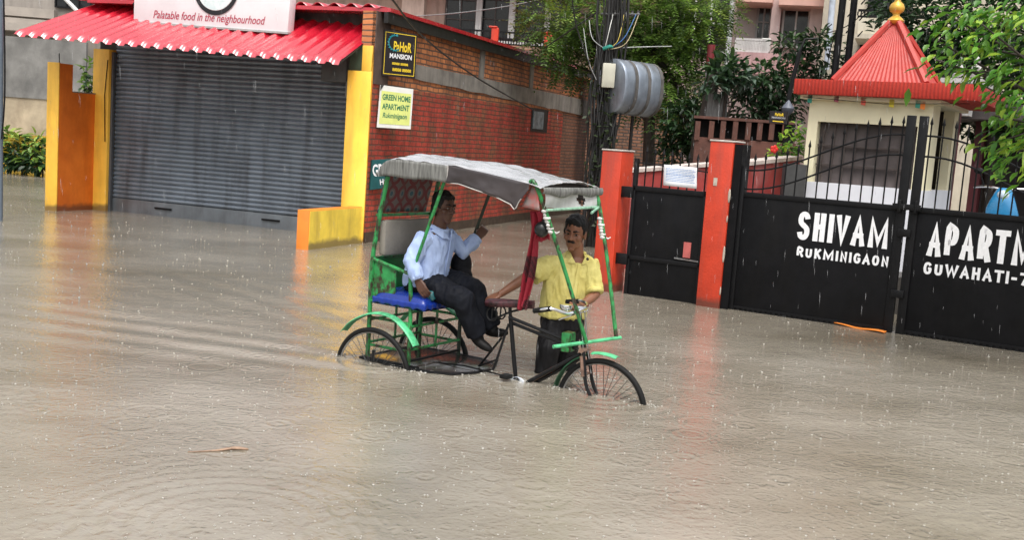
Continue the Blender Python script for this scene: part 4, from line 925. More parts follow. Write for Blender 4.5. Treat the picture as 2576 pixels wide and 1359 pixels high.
# ------------------------------------------------------------------ people
def skin_mat(name, c):
    m = M(name, c, .42, .12, 12, .08, 70, spec=.45); m.node_tree.nodes['Principled BSDF'].inputs['Subsurface Weight'].default_value = .06
    m.node_tree.nodes['Principled BSDF'].inputs['Subsurface Radius'].default_value = (.02, .008, .004); return m
hair_m = M('black_hair', (.006, .0055, .0055), .5, .4, 60, .5, 120, spec=.25)
class Head:
    def __init__(s, c, f, up, k=1.0):
        s.c = Vector(c); s.f = Vector(f).normalized(); s.r = s.f.cross(Vector(up)).normalized(); s.u = s.r.cross(s.f).normalized(); s.k = k
        s.rot = Matrix((s.r, s.f, s.u)).transposed()
    def p(s, r, f, u): return s.c + (s.r * r + s.f * f + s.u * u) * s.k
    def ell(s, mb, c, rad, nu=16, nv=11): mb.ell(s.p(*c), tuple(x * s.k for x in rad), s.rot, nu, nv)
    def skin(s, mb):
        s.ell(mb, (0, -.012, .035), (.073, .092, .088), 22, 14); s.ell(mb, (0, .018, -.03), (.060, .072, .075)); s.ell(mb, (0, .034, -.066), (.048, .050, .042)); s.ell(mb, (0, .062, -.095), (.026, .022, .020))
        for q in (-1, 1):
            s.ell(mb, (q * .040, .052, -.018), (.026, .026, .026)); s.ell(mb, (q * .074, -.008, -.004), (.010, .020, .033)); s.ell(mb, (q * .030, .074, .030), (.026, .014, .009)); s.ell(mb, (q * .014, .092, -.020), (.009, .010, .008))
        mb.tube([s.p(0, .078, .026), s.p(0, .094, .004), s.p(0, .108, -.018), s.p(0, .094, -.024)], [.008 * s.k, .010 * s.k, .014 * s.k, .010 * s.k], 8)
        s.ell(mb, (0, .083, -.050), (.022, .010, .006)); s.ell(mb, (0, .080, -.062), (.020, .010, .007))
    def eyes(s, parent):
        w = MB(); d = MB()
        for q in (-1, 1): s.ell(w, (q * .030, .073, .012), (.0105, .009, .0055), 10, 7); s.ell(d, (q * .030 - .003, .0815, .012), (.0062, .0035, .0058), 8, 6)
        ob = w.build('eyes', M('eye_white', (.24, .21, .19), .6, .05, 5, 0, spec=.05), parent, 180); d.build('iris', M('eye_dark', (.01, .007, .006), .5, .1, 5, 0, spec=.1), ob, 180)
    def brows(s, parent, stache=True):
        b = MB()
        for q in (-1, 1): b.tube([s.p(q * .010, .088, .033), s.p(q * .030, .087, .040), s.p(q * .050, .070, .034)], [.0045 * s.k, .006 * s.k, .003 * s.k], 6)
        b.build('eyebrows', hair_m, parent, 180)
        if stache:
            b = MB()
            for q in (-1, 1): b.tube([s.p(0, .098, -.036), s.p(q * .015, .095, -.039), s.p(q * .029, .083, -.043)], [.007 * s.k, .009 * s.k, .003 * s.k], 7)
            b.build('moustache', hair_m, parent, 180)
    def hair(s, parent, rng, thick=.012, mat_=None, front=.062, tuft=0):
        b = MB(); s.ell(b, (0, -.022, .050), (.081, .093, .092), 20, 12); s.ell(b, (.012, .040, .098), (.056, .034, .026)); s.ell(b, (-.035, .045, .082), (.022, .022, .018))
        for q in (-1, 1): s.ell(b, (q * .070, .012, .03), (.010, .018, .034)); s.ell(b, (0, -.055, .0), (.070, .055, .075))
        for k in range(tuft):
            a = rng.uniform(0, 2 * math.pi); ph = math.acos(rng.uniform(-.15, 1)); d = Vector((math.sin(ph) * math.cos(a), math.sin(ph) * math.sin(a), math.cos(ph)))
            p = (d.x * .078, -.016 + d.y * .092, .045 + d.z * .088)
            if p[1] > front and p[2] < .085: continue
            if abs(p[0]) > .055 and p[1] > .02 and p[2] < .04: continue
            o_ = s.p(*p); dr = (s.r * (d.x + rng.uniform(-.3, .3)) + s.f * (d.y + rng.uniform(-.2, .8)) + s.u * (d.z * .6 + rng.uniform(-.5, .3))).normalized()
            b.tube([o_, o_ + dr * .012 * s.k, o_ + dr * (.013 + thick) * s.k], [.011 * s.k, .009 * s.k, .003 * s.k], 5)
        b.build('hair', mat_ or hair_m, parent, 180, remesh=.006, smooth_it=6, fold=lambda c, n_: c + n_ * 0.009 * mnoise.noise(Vector((c.x * 45, c.y * 45, c.z * 22))))
def hand(mb, wrist, tip_dir, back, curl=1.0, size=1.0, thumb_side=1):
    """palm plus five bent fingers; back = direction of the back of the hand"""
    d = Vector(tip_dir).normalized(); bk = Vector(back); bk = (bk - d * bk.dot(d)).normalized(); sd = d.cross(bk) * thumb_side; w = Vector(wrist)
    for a, t in ((-.027, .088), (-.009, .094), (.009, .092), (.027, .084)):
        mb.tube([w + sd * a * .6 * size, w + (sd * a + d * .05) * size, w + (sd * a + d * t * .95) * size], [(.016 * size, .013 * size), .0135 * size, .0115 * size], 8)
    for i, (a, ln_) in enumerate(((-.030, .060), (-.010, .076), (.010, .082), (.030, .072))):
        p = w + (sd * a + d * .086) * size; ang = 0; pts = [p - d * .012 * size]; rs = [.0095 * size]
        for j, fr_ in enumerate((.42, .32, .26)):
            pts.append(p); rs.append((.0092 - .0012 * j) * size); ang += curl * (.75, 1.0, .7)[j]
            p = p + (d * math.cos(ang) - bk * math.sin(ang)) * ln_ * fr_ * size
        pts.append(p); rs.append(.0055 * size); mb.tube(pts, rs, 7)
    p = w + (sd * .026 + d * .03 - bk * .008) * size; q = p + (sd * .022 + d * .030 - bk * .014 * (1 + curl)) * size
    mb.tube([w + (sd * .012 + d * .012) * size, p, q, q + (d * .026 - sd * .006 * curl - bk * .016 * curl) * size], [.014 * size, .013 * size, .010 * size, .007 * size], 7)
def ring(c, rv, fv, a, b_, n=26, e=2.3, tilt=0):
    out = []
    for k in range(n):
        t = 2 * math.pi * k / n; co, si = math.cos(t), math.sin(t)
        out.append(Vector(c) + Vector(rv) * (a * math.copysign(abs(co) ** (2 / e), co)) + Vector(fv) * (b_ * math.copysign(abs(si) ** (2 / e), si)) - Vector((0, 0, tilt * (si + .2) * max(0, 1 - abs(co) * .6) if si > 0 else 0)))
    return out
def folder(amp, sx, seed, stretch=(1, 1, .35), fine=.45):
    s_ = Vector(stretch)
    def f(c, n_):
        q = Vector((c.x * s_.x, c.y * s_.y, c.z * s_.z)) * sx + Vector((seed, seed * 2, 0)); a = mnoise.noise(q); b_ = mnoise.noise(q * 2.3)
        q2 = Vector((c.x, c.y, c.z * .30 + .25 * c.x)) * sx * 3.1 + Vector((seed * 3, 1, 2)); d_ = 1 - abs(mnoise.noise(q2)) * 2.6
        return c + n_ * amp * ((1 - abs(a) * 2.2) + .5 * b_ + fine * d_)
    return f

# --- puller in the yellow shirt
P0 = at(1400, 930, 8.18)
pu = thing('person', 'person in a wet yellow shirt and dark trousers wading beside the rickshaw and pushing it', 'person', (P0.x, P0.y, 0))
def A(px, py, Y): return at(px, py, Y) - Vector((P0.x, P0.y, 0))
hd_ = Head(A(1446, 588, 8.09), (-.30, -.93, -.16), (.05, -.08, 1), 1.06)
body = MB(); hd_.skin(body)
body.tube([A(1448, 610, 8.12), A(1450, 640, 8.14), A(1446, 665, 8.15)], [.056, .056, .075], 14)
RV, FV = Vector((.97, .22, 0)), Vector((.22, -.97, 0))
tor = [((1415, 800), .145, .10), ((1422, 750), .150, .10), ((1434, 700), .165, .10), ((1441, 665), .165, .09), ((1447, 648), .10, .07)]
body.loft([ring(A(x, y, 8.15), RV, FV, a, b_) for (x, y), a, b_ in tor])
sR, eR, wR, hR = A(1393, 664, 8.12), A(1326, 696, 8.02), A(1256, 742, 7.96), A(1236, 755, 7.95)
sL, eL, wL, hL = A(1489, 668, 8.14), A(1497, 743, 8.04), A(1466, 765, 7.93), A(1448, 762, 7.90)
body.tube([sR, sR.lerp(eR, .5), eR, eR.lerp(wR, .35), wR], [.052, .046, .040, .038, .026], 12)
body.tube([sL, sL.lerp(eL, .5), eL, eL.lerp(wL, .35), wL], [.052, .046, .040, .039, .027], 12)
hand(body, wR, (hR - wR) + Vector((-.02, 0, 0)), Vector((-.2, -.5, .85)), .95, 1.0, 1)
hand(body, wL, (hL - wL) + Vector((-.01, -.03, .0)), Vector((-.1, -.55, .8)), 1.15, 1.0, -1)
hipR, hipL = A(1397, 800, 8.15), A(1432, 800, 8.19)
kR, kL = A(1380, 872, 8.05), A(1426, 880, 8.24)
fR, fL = Vector((kR.x - .05, kR.y + .06, -.40)), Vector((kL.x - .02, kL.y + .09, -.40))
for h_, k_, f_ in ((hipR, kR, fR), (hipL, kL, fL)):
    body.tube([h_, h_.lerp(k_, .5), k_, k_.lerp(f_, .4), f_], [.078, .07, .055, .055, .035], 12); body.ell(f_ + Vector((-.03, -.06, -.015)), (.045, .12, .03))
bo = body.build('body', skin_mat('brown_skin', (.235, .102, .057)), pu, 180, remesh=.0052, smooth_it=2)
hd_.eyes(pu); hd_.brows(pu); hd_.hair(pu, random.Random(5), .008)
yshirt = M('wet_yellow_cotton', (.66, .57, .17), .6, .16, 5, .25, 90, dirt=(.42, .32, .05), dirt_amt=.45, dscale=(5, 5, 2), c2=(.78, .70, .26), spec=.25)
sh_ = MB()
trs = [((1413, 796), .176, .128), ((1417, 770), .178, .128), ((1423, 740), .178, .125), ((1430, 705), .186, .125), ((1438, 678), .196, .118), ((1442, 661), .190, .100), ((1446, 649), .125, .086), ((1449, 641), .076, .074)]
sh_.loft([ring(A(x, y, 8.15), RV, FV, a, b_, tilt=.085 if a < .1 else (.03 if a < .13 else 0)) for (x, y), a, b_ in trs])
sh_.tube([sR + Vector((.03, 0, .0)), sR.lerp(eR, .3), sR.lerp(eR, .78)], [.070, .078, .082], 14)
cR = sR.lerp(eR, .80)
sh_.tube([sL + Vector((-.02, 0, .02)), sL.lerp(eL, .4), sL.lerp(eL, .86)], [.066, .062, .058], 14)
sh_.build('shirt', yshirt, pu, 180, remesh=.0065, smooth_it=2, fold=folder(.010, 11, 3.1, (1, 1, .2), .55))
tr_ = MB(); tr_.tube([sL.lerp(eL, .80), sL.lerp(eL, .86), sL.lerp(eL, .93)], [.060, .067, .060], 14); tr_.build('rolled_cuff', yshirt, pu, 180, fold=folder(.005, 30, 1, (1, 1, 1)))
col_ = MB(); nk = A(1449, 640, 8.14)
for q in (-1, 1):
    a0 = nk + RV * q * .052 + FV * .01 + Vector((0, 0, .022)); a1 = nk + RV * q * .05 + FV * .075 + Vector((0, 0, -.01)); a2 = nk + RV * q * .020 + FV * .100 + Vector((0, 0, -.065)); a3 = nk + RV * q * .085 + FV * .085 + Vector((0, 0, -.055)); a4 = nk + RV * q * .085 + FV * .02 + Vector((0, 0, -.008))
    col_.add([a0, a1, a2, a3, a4], [(0, 1, 3, 4), (1, 2, 3)])
col_.tube([nk + RV * (.066 * math.cos(2 * math.pi * k / 20)) + FV * (.066 * math.sin(2 * math.pi * k / 20)) + Vector((0, 0, .012 - .032 * max(0, math.sin(2 * math.pi * k / 20)))) for k in range(9, 22)], .013, 6)
col_.build('collar', yshirt, pu, 0, solid=.004)
pk = MB(); c_ = A(1443, 700, 8.15)
pk.add([c_ + FV * .128 + RV * -.012 + Vector((0, 0, .13)), c_ + FV * .128 + RV * .012 + Vector((0, 0, .13)), c_ + FV * .136 + RV * .010 + Vector((-.03, 0, -.22)), c_ + FV * .136 + RV * -.014 + Vector((-.03, 0, -.22))], [(0, 1, 2, 3)])
pk.build('button_placket', yshirt, pu, 0, solid=.004)
MB().ell(A(1478, 652, 8.02), (.010, .008, .012)).build('collar_clip', M('dark_clip', (.02, .015, .015), .5), pu, 180)
dtr = M('wet_dark_trousers', (.012, .0115, .013), .6, .3, 7, .3, 60, spec=.2)
tz = MB(); tz.loft([ring(A(1415, 782, 8.16), RV, FV, .150, .108), ring(A(1415, 805, 8.16), RV, FV, .160, .115), ring(A(1413, 825, 8.16), RV, FV, .150, .11)])
tz.tube([hipR, hipR.lerp(kR, .5), kR, kR.lerp(fR, .55)], [.098, .086, .074, .066], 14); tz.tube([hipL, hipL.lerp(kL, .5), kL, kL.lerp(fL, .55)], [.098, .084, .072, .066], 14)
tz.build('trousers', dtr, pu, 180, remesh=.008, smooth_it=2, fold=folder(.015, 8, 7.7, (1, 1, .45)))

# --- passenger in the pale blue shirt
P0 = at(1075, 720, 8.2)
pa = thing('person', 'person in a pale blue shirt sitting under the hood, one hand on its far tube', 'person', (P0.x, P0.y, 0))
UV, NV_ = Vector((.857, -.515, 0)), Vector((.515, .857, 0)); UP = Vector((0, 0, 1))
hd2 = Head(A(1117, 524, 8.12), (.72, -.66, -.08), (.05, -.02, 1), .98)
body = MB(); hd2.skin(body)
body.tube([A(1112, 545, 8.12), A(1105, 572, 8.13), A(1100, 592, 8.14)], [.055, .056, .075], 14)
spn = [((1070, 712), .155, .115), ((1078, 670), .15, .12), ((1088, 630), .16, .115), ((1095, 600), .165, .10), ((1101, 582), .11, .075)]
body.loft([ring(A(x, y, 8.15), NV_, UV, a, b_) for (x, y), a, b_ in spn])
sR, eR, wR, hR = A(1065, 598, 7.99), A(1036, 660, 7.93), A(1052, 707, 7.88), A(1062, 726, 7.86)
sL, eL, wL, hL = A(1132, 592, 8.27), A(1164, 634, 8.30), A(1203, 596, 8.36), A(1223, 571, 8.40)
body.tube([sR, sR.lerp(eR, .5), eR, eR.lerp(wR, .4), wR], [.05, .045, .040, .037, .026], 12)
body.tube([sL, sL.lerp(eL, .5), eL, eL.lerp(wL, .4), wL], [.05, .045, .040, .037, .026], 12)
hand(body, wR, (hR - wR), Vector((-.5, -.75, .3)), .6, 1.0, 1)
hand(body, wL, (hL - wL), Vector((.15, -.95, .2)), 1.25, .98, -1)
hipR, hipL = A(1082, 716, 8.06), A(1100, 704, 8.28)
kR, kL = A(1168, 758, 7.84), A(1190, 724, 8.06)
aR, aL = A(1200, 842, 7.90), A(1235, 822, 8.03)
for h_, k_, f_ in ((hipR, kR, aR), (hipL, kL, aL)): body.tube([h_, h_.lerp(k_, .5), k_, k_.lerp(f_, .4), f_], [.08, .072, .055, .053, .036], 12)
body.build('body', skin_mat('dark_brown_skin', (.095, .042, .026)), pa, 180, remesh=.0052, smooth_it=2)
hd2.eyes(pa); hd2.brows(pa, False); hd2.hair(pa, random.Random(9), .007, front=.05)
bshirt = M('pale_blue_cotton', (.36, .47, .76), .7, .08, 5, .2, 90, c2=(.45, .56, .82), spec=.2)
sh_ = MB()
trs = [((1068, 716), .178, .140), ((1072, 695), .182, .142), ((1080, 655), .180, .142), ((1088, 625), .188, .132), ((1095, 604), .190, .112), ((1100, 590), .14, .09), ((1104, 578), .074, .070)]
sh_.loft([ring(A(x, y, 8.15), NV_, UV, a, b_) for (x, y), a, b_ in trs])
for s_, e_, w_ in ((sR, eR, wR), (sL, eL, wL)):
    sh_.tube([s_.lerp(Vector(A(1095, 604, 8.15)), .15), s_.lerp(e_, .4), e_, e_.lerp(w_, .5), e_.lerp(w_, .86)], [.068, .062, .054, .050, .044], 14)
sh_.build('shirt', bshirt, pa, 180, remesh=.0065, smooth_it=2, fold=folder(.0105, 10, 1.3, (1, 1, .45), .5))
cf = MB(); cf.tube([eR.lerp(wR, .80), eR.lerp(wR, .95)], [.048, .047], 14); cf.tube([eL.lerp(wL, .80), eL.lerp(wL, .95)], [.048, .047], 14); cf.build('cuffs', bshirt, pa, 180)
col_ = MB(); nk = A(1104, 575, 8.13)
for q in (-1, 1):
    a0 = nk + NV_ * q * .06 + Vector((0, 0, .02)); a1 = nk + NV_ * q * .045 + UV * .075 + Vector((0, 0, -.01)); a2 = nk + NV_ * q * .016 + UV * .115 + Vector((0, 0, -.07)); a3 = nk + NV_ * q * .08 + UV * .10 + Vector((0, 0, -.06)); a4 = nk + NV_ * q * .09 + Vector((0, 0, -.015))
    col_.add([a0, a1, a2, a3, a4], [(0, 1, 3, 4), (1, 2, 3)])
col_.tube([nk + NV_ * (.068 * math.cos(2 * math.pi * k / 20)) + UV * (.068 * math.sin(2 * math.pi * k / 20)) + Vector((0, 0, .012 - .03 * max(0, math.sin(2 * math.pi * k / 20)))) for k in range(20)], .015, 6, True)
col_.build('collar', bshirt, pa, 0, solid=.004)
pkt = MB(); f0 = A(1088, 640, 8.15) + UV * .139
pkt.tube([f0 + Vector((.02, 0, .20)), f0 + Vector((0.01, 0, .05)), f0 + Vector((-.02, 0, -.2))], .006, 6, flat=.6); pkt.build('button_placket', bshirt, pa, 180)
dtr2 = M('navy_black_trousers', (.007, .008, .012), .7, .25, 7, .3, 60, spec=.15)
tz = MB(); tz.loft([ring(A(1068, 705, 8.16), NV_, UV, .172, .14), ring(A(1074, 722, 8.15), NV_, UV, .18, .15), ring(A(1078, 734, 8.15), NV_, UV, .165, .13)])
for h_, k_, f_ in ((hipR, kR, aR), (hipL, kL, aL)): tz.tube([h_, h_.lerp(k_, .5), k_, k_.lerp(f_, .5), f_], [.098, .089, .076, .070, .066], 14)
tz.build('trousers', dtr2, pa, 180, remesh=.008, smooth_it=2, fold=folder(.014, 8, 5.7, (1, 1, .6)))
for f_, dr in ((aR, Vector((.8, -.4, -.38))), (aL, Vector((.85, -.35, .10)))):
    shm = MB(); dr = dr.normalized(); q = Matrix((dr, UP.cross(dr).normalized(), dr.cross(UP.cross(dr)).normalized())).transposed()
    shm.ell(f_ + dr * .05 + Vector((0, 0, -.045)), (.10, .042, .036), q); shm.tube([f_ + Vector((0, 0, .03)), f_ + dr * .01 + Vector((0, 0, -.04))], [.044, .048], 12)
    shm.build('shoe', M('black_leather', (.006, .0055, .0055), .5, .2, 9, .1, spec=.2), pa, 180, remesh=.008, smooth_it=2)
# ------------------------------------------------------------------ pole, ducts and wires
UPY = 18.6
pb = at(1497, 560, UPY); pb.z = -.44
pole = thing('utility_pole', 'dark concrete utility pole wrapped in cables and creeper at the end of the brick wall', 'pole', (pb.x, pb.y, 0))
def PA(x, y, Y): return at(x, y, Y) - Vector((pb.x, pb.y, 0))
dark_pole = M('black_wet_pole', (.012, .011, .010), .6, .4, 6, .5, 25, dirt=(.035, .032, .026), dirt_amt=.4)
MB().hexa([(-.13, -.1, -.44), (.13, -.1, -.44), (.13, .1, -.44), (-.13, .1, -.44), (-.07, -.07, 6.5), (.12, -.07, 6.5), (.12, .07, 6.5), (-.07, .07, 6.5)]).build('shaft', dark_pole, pole, bevel=.02)
cbm = MB(); rg = random.Random(4)
for k in range(30):
    x = rg.uniform(-.24, .24); y = -.12 - rg.random() * .08; pts = []
    for z in np.linspace(rg.uniform(-.3, 1.0), rg.uniform(3.0, 5.6), 9): pts.append((x + rg.uniform(-.05, .05), y + rg.uniform(-.03, .03), z))
    cbm.tube(spline(pts, 3), rg.uniform(.008, .02), 5)
cbm.build('cable_bundle', M('tangled_cable', (.008, .008, .008), .5, .4, 10), pole)
ca = MB(); a0, a1 = PA(1512, 34, UPY - .1), PA(1610, 36, UPY - .1); ca.tube([a0, a1], .02, 6)
for k in range(5): p = a0.lerp(a1, .35 + .15 * k); ca.lathe([(.018, -.03), (.035, .0), (.02, .03), (.03, .06)], p, 8)
ca.build('cross_arm', M('arm_steel', (.10, .10, .10), .5, .3, 8), pole)
wires = [((1522, 120), (1534, 70), (1542, 35), (.72, .72, .68)), ((1530, 122), (1555, 100), (1570, 34), (.55, .42, .08)), ((1535, 120), (1570, 95), (1600, 36), (.05, .16, .40)), ((1530, 124), (1575, 108), (1606, 38), (.50, .42, .25)), ((1518, 120), (1490, 95), (1482, 50), (.40, .42, .42)), ((1500, 200), (1480, 150), (1468, 70), (.35, .36, .36)), ((1518, 122), (1535, 116), (1540, 120), (.02, .25, .2))]
for k, (a, b_, c, cc) in enumerate(wires):
    w = MB(); w.tube(spline([PA(*a, UPY - .2), PA(*b_, UPY - .25), PA(*c, UPY - .15)], 6), .007 if k < 6 else .03, 6); w.build('wire', M('wire_colour', cc, .5, .1, 5, 0), pole)
bx = PA(1531, 190, UPY - .2)
MB().box(bx.x - .11, bx.x + .10, bx.y - .10, bx.y + .10, bx.z - .20, bx.z + .20).build('meter_box', M('cream_meter_box', (.50, .49, .40), .5, .1, 5), pole, bevel=.01)
cr = MB(); rg = random.Random(8)
for k in range(170):
    p = Vector((rg.gauss(0, .17), -.16 - rg.random() * .12, rg.uniform(.2, 2.9))); d = Vector((rg.uniform(-1, 1), rg.uniform(-1, .2), rg.uniform(-1, .4))).normalized(); s_ = d.cross(Vector((rg.uniform(-1, 1), rg.uniform(-1, 1), 1))).normalized() * .03
    cr.add([p, p + d * .05 + s_, p + d * .11, p + d * .05 - s_], [(0, 1, 2, 3)])
cr.build('creeper', leaf_mat('dark_creeper', (.030, .045, .018)), pole, 0)
# row of three rounded galvanised boxes
DX = thing('metal_cowls', 'row of three rounded galvanised metal cowls mounted beside the utility pole', 'metal boxes', tuple(at(1588, 222, UPY + .15)), 42)
for k in range(3):
    x0 = -.50 + k * .32; w_ = .295; b = MB()
    # a rounded drum: front edges curve towards the camera
    seg = 28; R_ = [Vector((0, .33 * math.cos(2 * math.pi * q / seg), .46 * math.copysign(abs(math.sin(2 * math.pi * q / seg)) ** .72, math.sin(2 * math.pi * q / seg)))) for q in range(seg)]
    rings = [[Vector((x0 + xx, p.y * sc_, p.z * sc_)) for p in R_] for xx, sc_ in ((0, .955), (.015, .985), (.05, 1.0), (w_ - .05, 1.0), (w_ - .015, .985), (w_, .955))]
    b.loft(rings); b.build('cowl', galv, DX, 50)
    s_ = MB(); s_.loft([[Vector((x0 + xx, p.y * 1.012, p.z * 1.012)) for p in R_] for xx in (w_ - .06, w_ + .02)], False); s_.build('band', M('dull_band', (.10, .095, .09), .6, .3, 8), DX, 180)
bk_ = MB(); bk_.tube([(-.6, .1, .1), (.5, .1, .1)], .03, 6); bk_.tube([(.2, .1, -.4), (.2, .1, -2.6)], .03, 6); bk_.build('bracket', dark_pole, DX)

def cable(name_label, pts, r=.012, col_=(.02, .02, .02)):
    o = thing('overhead_cable', name_label, 'cable', tuple(pts[0]), 0, 'overhead cables'); m = MB(); m.tube([Vector(p) - Vector(pts[0]) for p in spline(pts, 8)], r, 5); m.build('cable_line', M('cable_black', col_, .5, .2, 5, 0), o, 180)
cable('dark cable running down across the brick side wall', [at(985, -5, 13.5), at(1065, 92, 15.5), at(1200, 195, 18.5), at(1345, 278, 21.5)], .014)
cable('pale cable crossing high in front of the dark windows', [at(930, 46, 17), at(1130, 34, 20), at(1280, 14, 24), at(1420, -16, 27)], .011, (.2, .2, .2))
cable('dark cable rising from the brick roof line to the pole top', [at(1370, 120, 20), at(1440, 72, 19), at(1506, 28, 18.6)], .014)
cable('dark cable dropping beside the pole through the leaves', [at(1438, -10, 18), at(1450, 65, 18.2), at(1475, 140, 18.3), at(1498, 205, 18.5)], .012)
cable('short pale wire stretched right of the pole before the tree', [at(1530, 122, 18.5), at(1600, 118, 18.6), at(1690, 116, 18.8)], .009, (.4, .42, .4))

# ------------------------------------------------------------------ vegetation
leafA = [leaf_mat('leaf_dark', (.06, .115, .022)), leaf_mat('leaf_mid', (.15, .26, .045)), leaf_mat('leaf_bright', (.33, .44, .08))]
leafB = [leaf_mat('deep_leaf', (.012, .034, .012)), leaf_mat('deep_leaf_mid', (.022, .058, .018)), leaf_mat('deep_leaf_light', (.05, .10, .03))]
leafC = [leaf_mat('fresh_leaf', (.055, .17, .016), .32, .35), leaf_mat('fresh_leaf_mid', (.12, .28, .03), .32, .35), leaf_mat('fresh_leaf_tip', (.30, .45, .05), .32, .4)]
def feather(mb, p, d, ln, rg, pairs=7, lw=.028, ll=.10):
    d = d.normalized(); sd = d.cross(Vector((0, 0, 1))); sd = sd.normalized() if sd.length > .05 else Vector((1, 0, 0)); up = sd.cross(d)
    for k in range(pairs):
        t = (k + .6) / pairs; c = p + d * ln * t + Vector((0, 0, -.15 * ln * t * t)); L_ = ll * (1 - .5 * abs(t - .45))
        for q in (-1, 1):
            e = c + (sd * q * .9 + d * .45 + up * rg.uniform(-.35, .15)).normalized() * L_; w_ = d * lw
            mb.add([c, (c + e) / 2 + w_, e, (c + e) / 2 - w_], [(0, 1, 2, 3)])
def blade(mb, p, d, ln, wd_, rg, roll=None):
    d = d.normalized(); sd = d.cross(Vector((rg.uniform(-.4, .4), rg.uniform(-.4, .4), 1))).normalized(); up = sd.cross(d); q = .25 * wd_
    m0, m1, m2, m3 = p, p + d * ln * .35 - up * q * .2, p + d * ln * .7 - up * ln * .05, p + d * ln - up * ln * .16
    mb.add([m0, m1 + sd * wd_ * .5 + up * q, m2 + sd * wd_ * .42 + up * q, m3, m2 - sd * wd_ * .42 + up * q, m1 - sd * wd_ * .5 + up * q, m1, m2], [(0, 1, 6), (1, 2, 7, 6), (2, 3, 7), (3, 4, 7), (4, 5, 6, 7), (5, 0, 6)])
def crown(root, clumps, kind, count, mats, seed, size=1.0, name='crown', weights=(.4, .4, .2)):
    rg = random.Random(seed); mb = MB(); tot = sum(c[1][0] * c[1][2] for c in clumps)
    for c, r in clumps:
        c = Vector(c)
        for k in range(int(count * r[0] * r[2] / tot)):
            while True:
                v = Vector((rg.uniform(-1, 1), rg.uniform(-1, 1), rg.uniform(-1, 1)))
                if v.length <= 1 and (v.length > .45 or rg.random() < .35): break
            if mnoise.noise(Vector((v.x * 2.2 + seed, v.y * 2.2, v.z * 2.2 + c.x))) < -.22: continue
            p = c + Vector((v.x * r[0], v.y * r[1], v.z * r[2]))
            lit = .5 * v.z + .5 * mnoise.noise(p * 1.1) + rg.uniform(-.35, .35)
            mb.cur = 2 if lit > .38 else (1 if lit > -.1 else 0)  # higher leaves in each clump get lighter greens, painting in top light
            d = Vector((v.x + rg.uniform(-.7, .7), v.y + rg.uniform(-.7, .7), v.z * .5 - .08 + rg.uniform(-.6, .55)))
            if kind == 'feather': feather(mb, p, d, rg.uniform(.30, .5) * size, rg, 7, .020 * size, .105 * size)
            else: blade(mb, p, d, rg.uniform(.7, 1.2) * size, rg.uniform(.34, .5) * size, rg)
    return mb.build(name, mats, root, 0)
def limbs(root, base, top, tips, r0, seed, name='trunk', kk=.42):
    rg = random.Random(seed); mb = MB(); base, top = Vector(base), Vector(top); mid = base.lerp(top, .5) + Vector((rg.uniform(-.1, .1), rg.uniform(-.1, .1), 0))
    P_ = spline([base, mid, top], 6); mb.tube(P_, [lerp(r0, r0 * .55, k / (len(P_) - 1)) for k in range(len(P_))], 9)
    for t in tips:
        t = Vector(t); s0 = base.lerp(top, rg.uniform(.6, 1.0)); Q = spline([s0, s0.lerp(t, .5) + Vector((rg.uniform(-.2, .2), rg.uniform(-.2, .2), rg.uniform(0, .25))), t], 5)
        mb.tube(Q, [lerp(r0 * kk, r0 * .06, k / (len(Q) - 1)) for k in range(len(Q))], 6)
    return mb.build(name, bark, root, 180)
def tree(label, base, kind, clumps_px, count, mats, seed, size, trunk_r, trunk_top_px, Y, cat='tree', name='tree', group=None):
    b_ = Vector(base); t = thing(name, label, cat, (b_.x, b_.y, 0), 0, group); off = Vector((b_.x, b_.y, 0))
    cl_ = [(at(x, y, Y + dy) - off, (rx, ry, rz)) for x, y, dy, rx, ry, rz in clumps_px]
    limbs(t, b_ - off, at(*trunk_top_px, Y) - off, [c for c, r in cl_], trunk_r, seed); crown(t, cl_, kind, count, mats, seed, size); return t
gb = lambda x, Y: Vector((at(x, 500, Y).x, Y, -.44))
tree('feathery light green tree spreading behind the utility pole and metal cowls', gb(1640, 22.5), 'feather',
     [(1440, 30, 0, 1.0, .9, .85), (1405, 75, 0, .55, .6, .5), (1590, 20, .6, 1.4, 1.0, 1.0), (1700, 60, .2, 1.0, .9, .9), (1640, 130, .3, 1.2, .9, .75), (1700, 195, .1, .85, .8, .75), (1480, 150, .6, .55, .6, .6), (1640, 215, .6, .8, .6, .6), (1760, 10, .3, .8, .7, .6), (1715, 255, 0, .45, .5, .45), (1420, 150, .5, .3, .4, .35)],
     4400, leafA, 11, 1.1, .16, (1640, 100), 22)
tree('dark leafy tree standing between the pink apartments and the kiosk', gb(1950, 20.5), 'blade',
     [(1930, 205, 0, .45, .5, .40), (1900, 265, 0, .5, .5, .45), (1960, 250, .3, .5, .5, .5), (2010, 200, .3, .45, .4, .45), (1880, 215, .4, .35, .4, .3), (1990, 120, .6, .35, .4, .3), (2060, 140, .4, .45, .4, .55), (1945, 310, .2, .5, .4, .3)], 2300, leafB, 23, .17, .07, (1950, 230), 20)
tree('grey green palm like shrub above the brown fence', gb(1830, 20), 'blade', [(1830, 180, 0, .35, .35, .25), (1800, 205, 0, .25, .3, .3), (1860, 190, .2, .25, .3, .22)], 420, [leaf_mat('grey_leaf', (.08, .13, .09)), leafB[1], leafB[2]], 31, .22, .04, (1830, 190), 19.5, 'shrub', 'shrub')
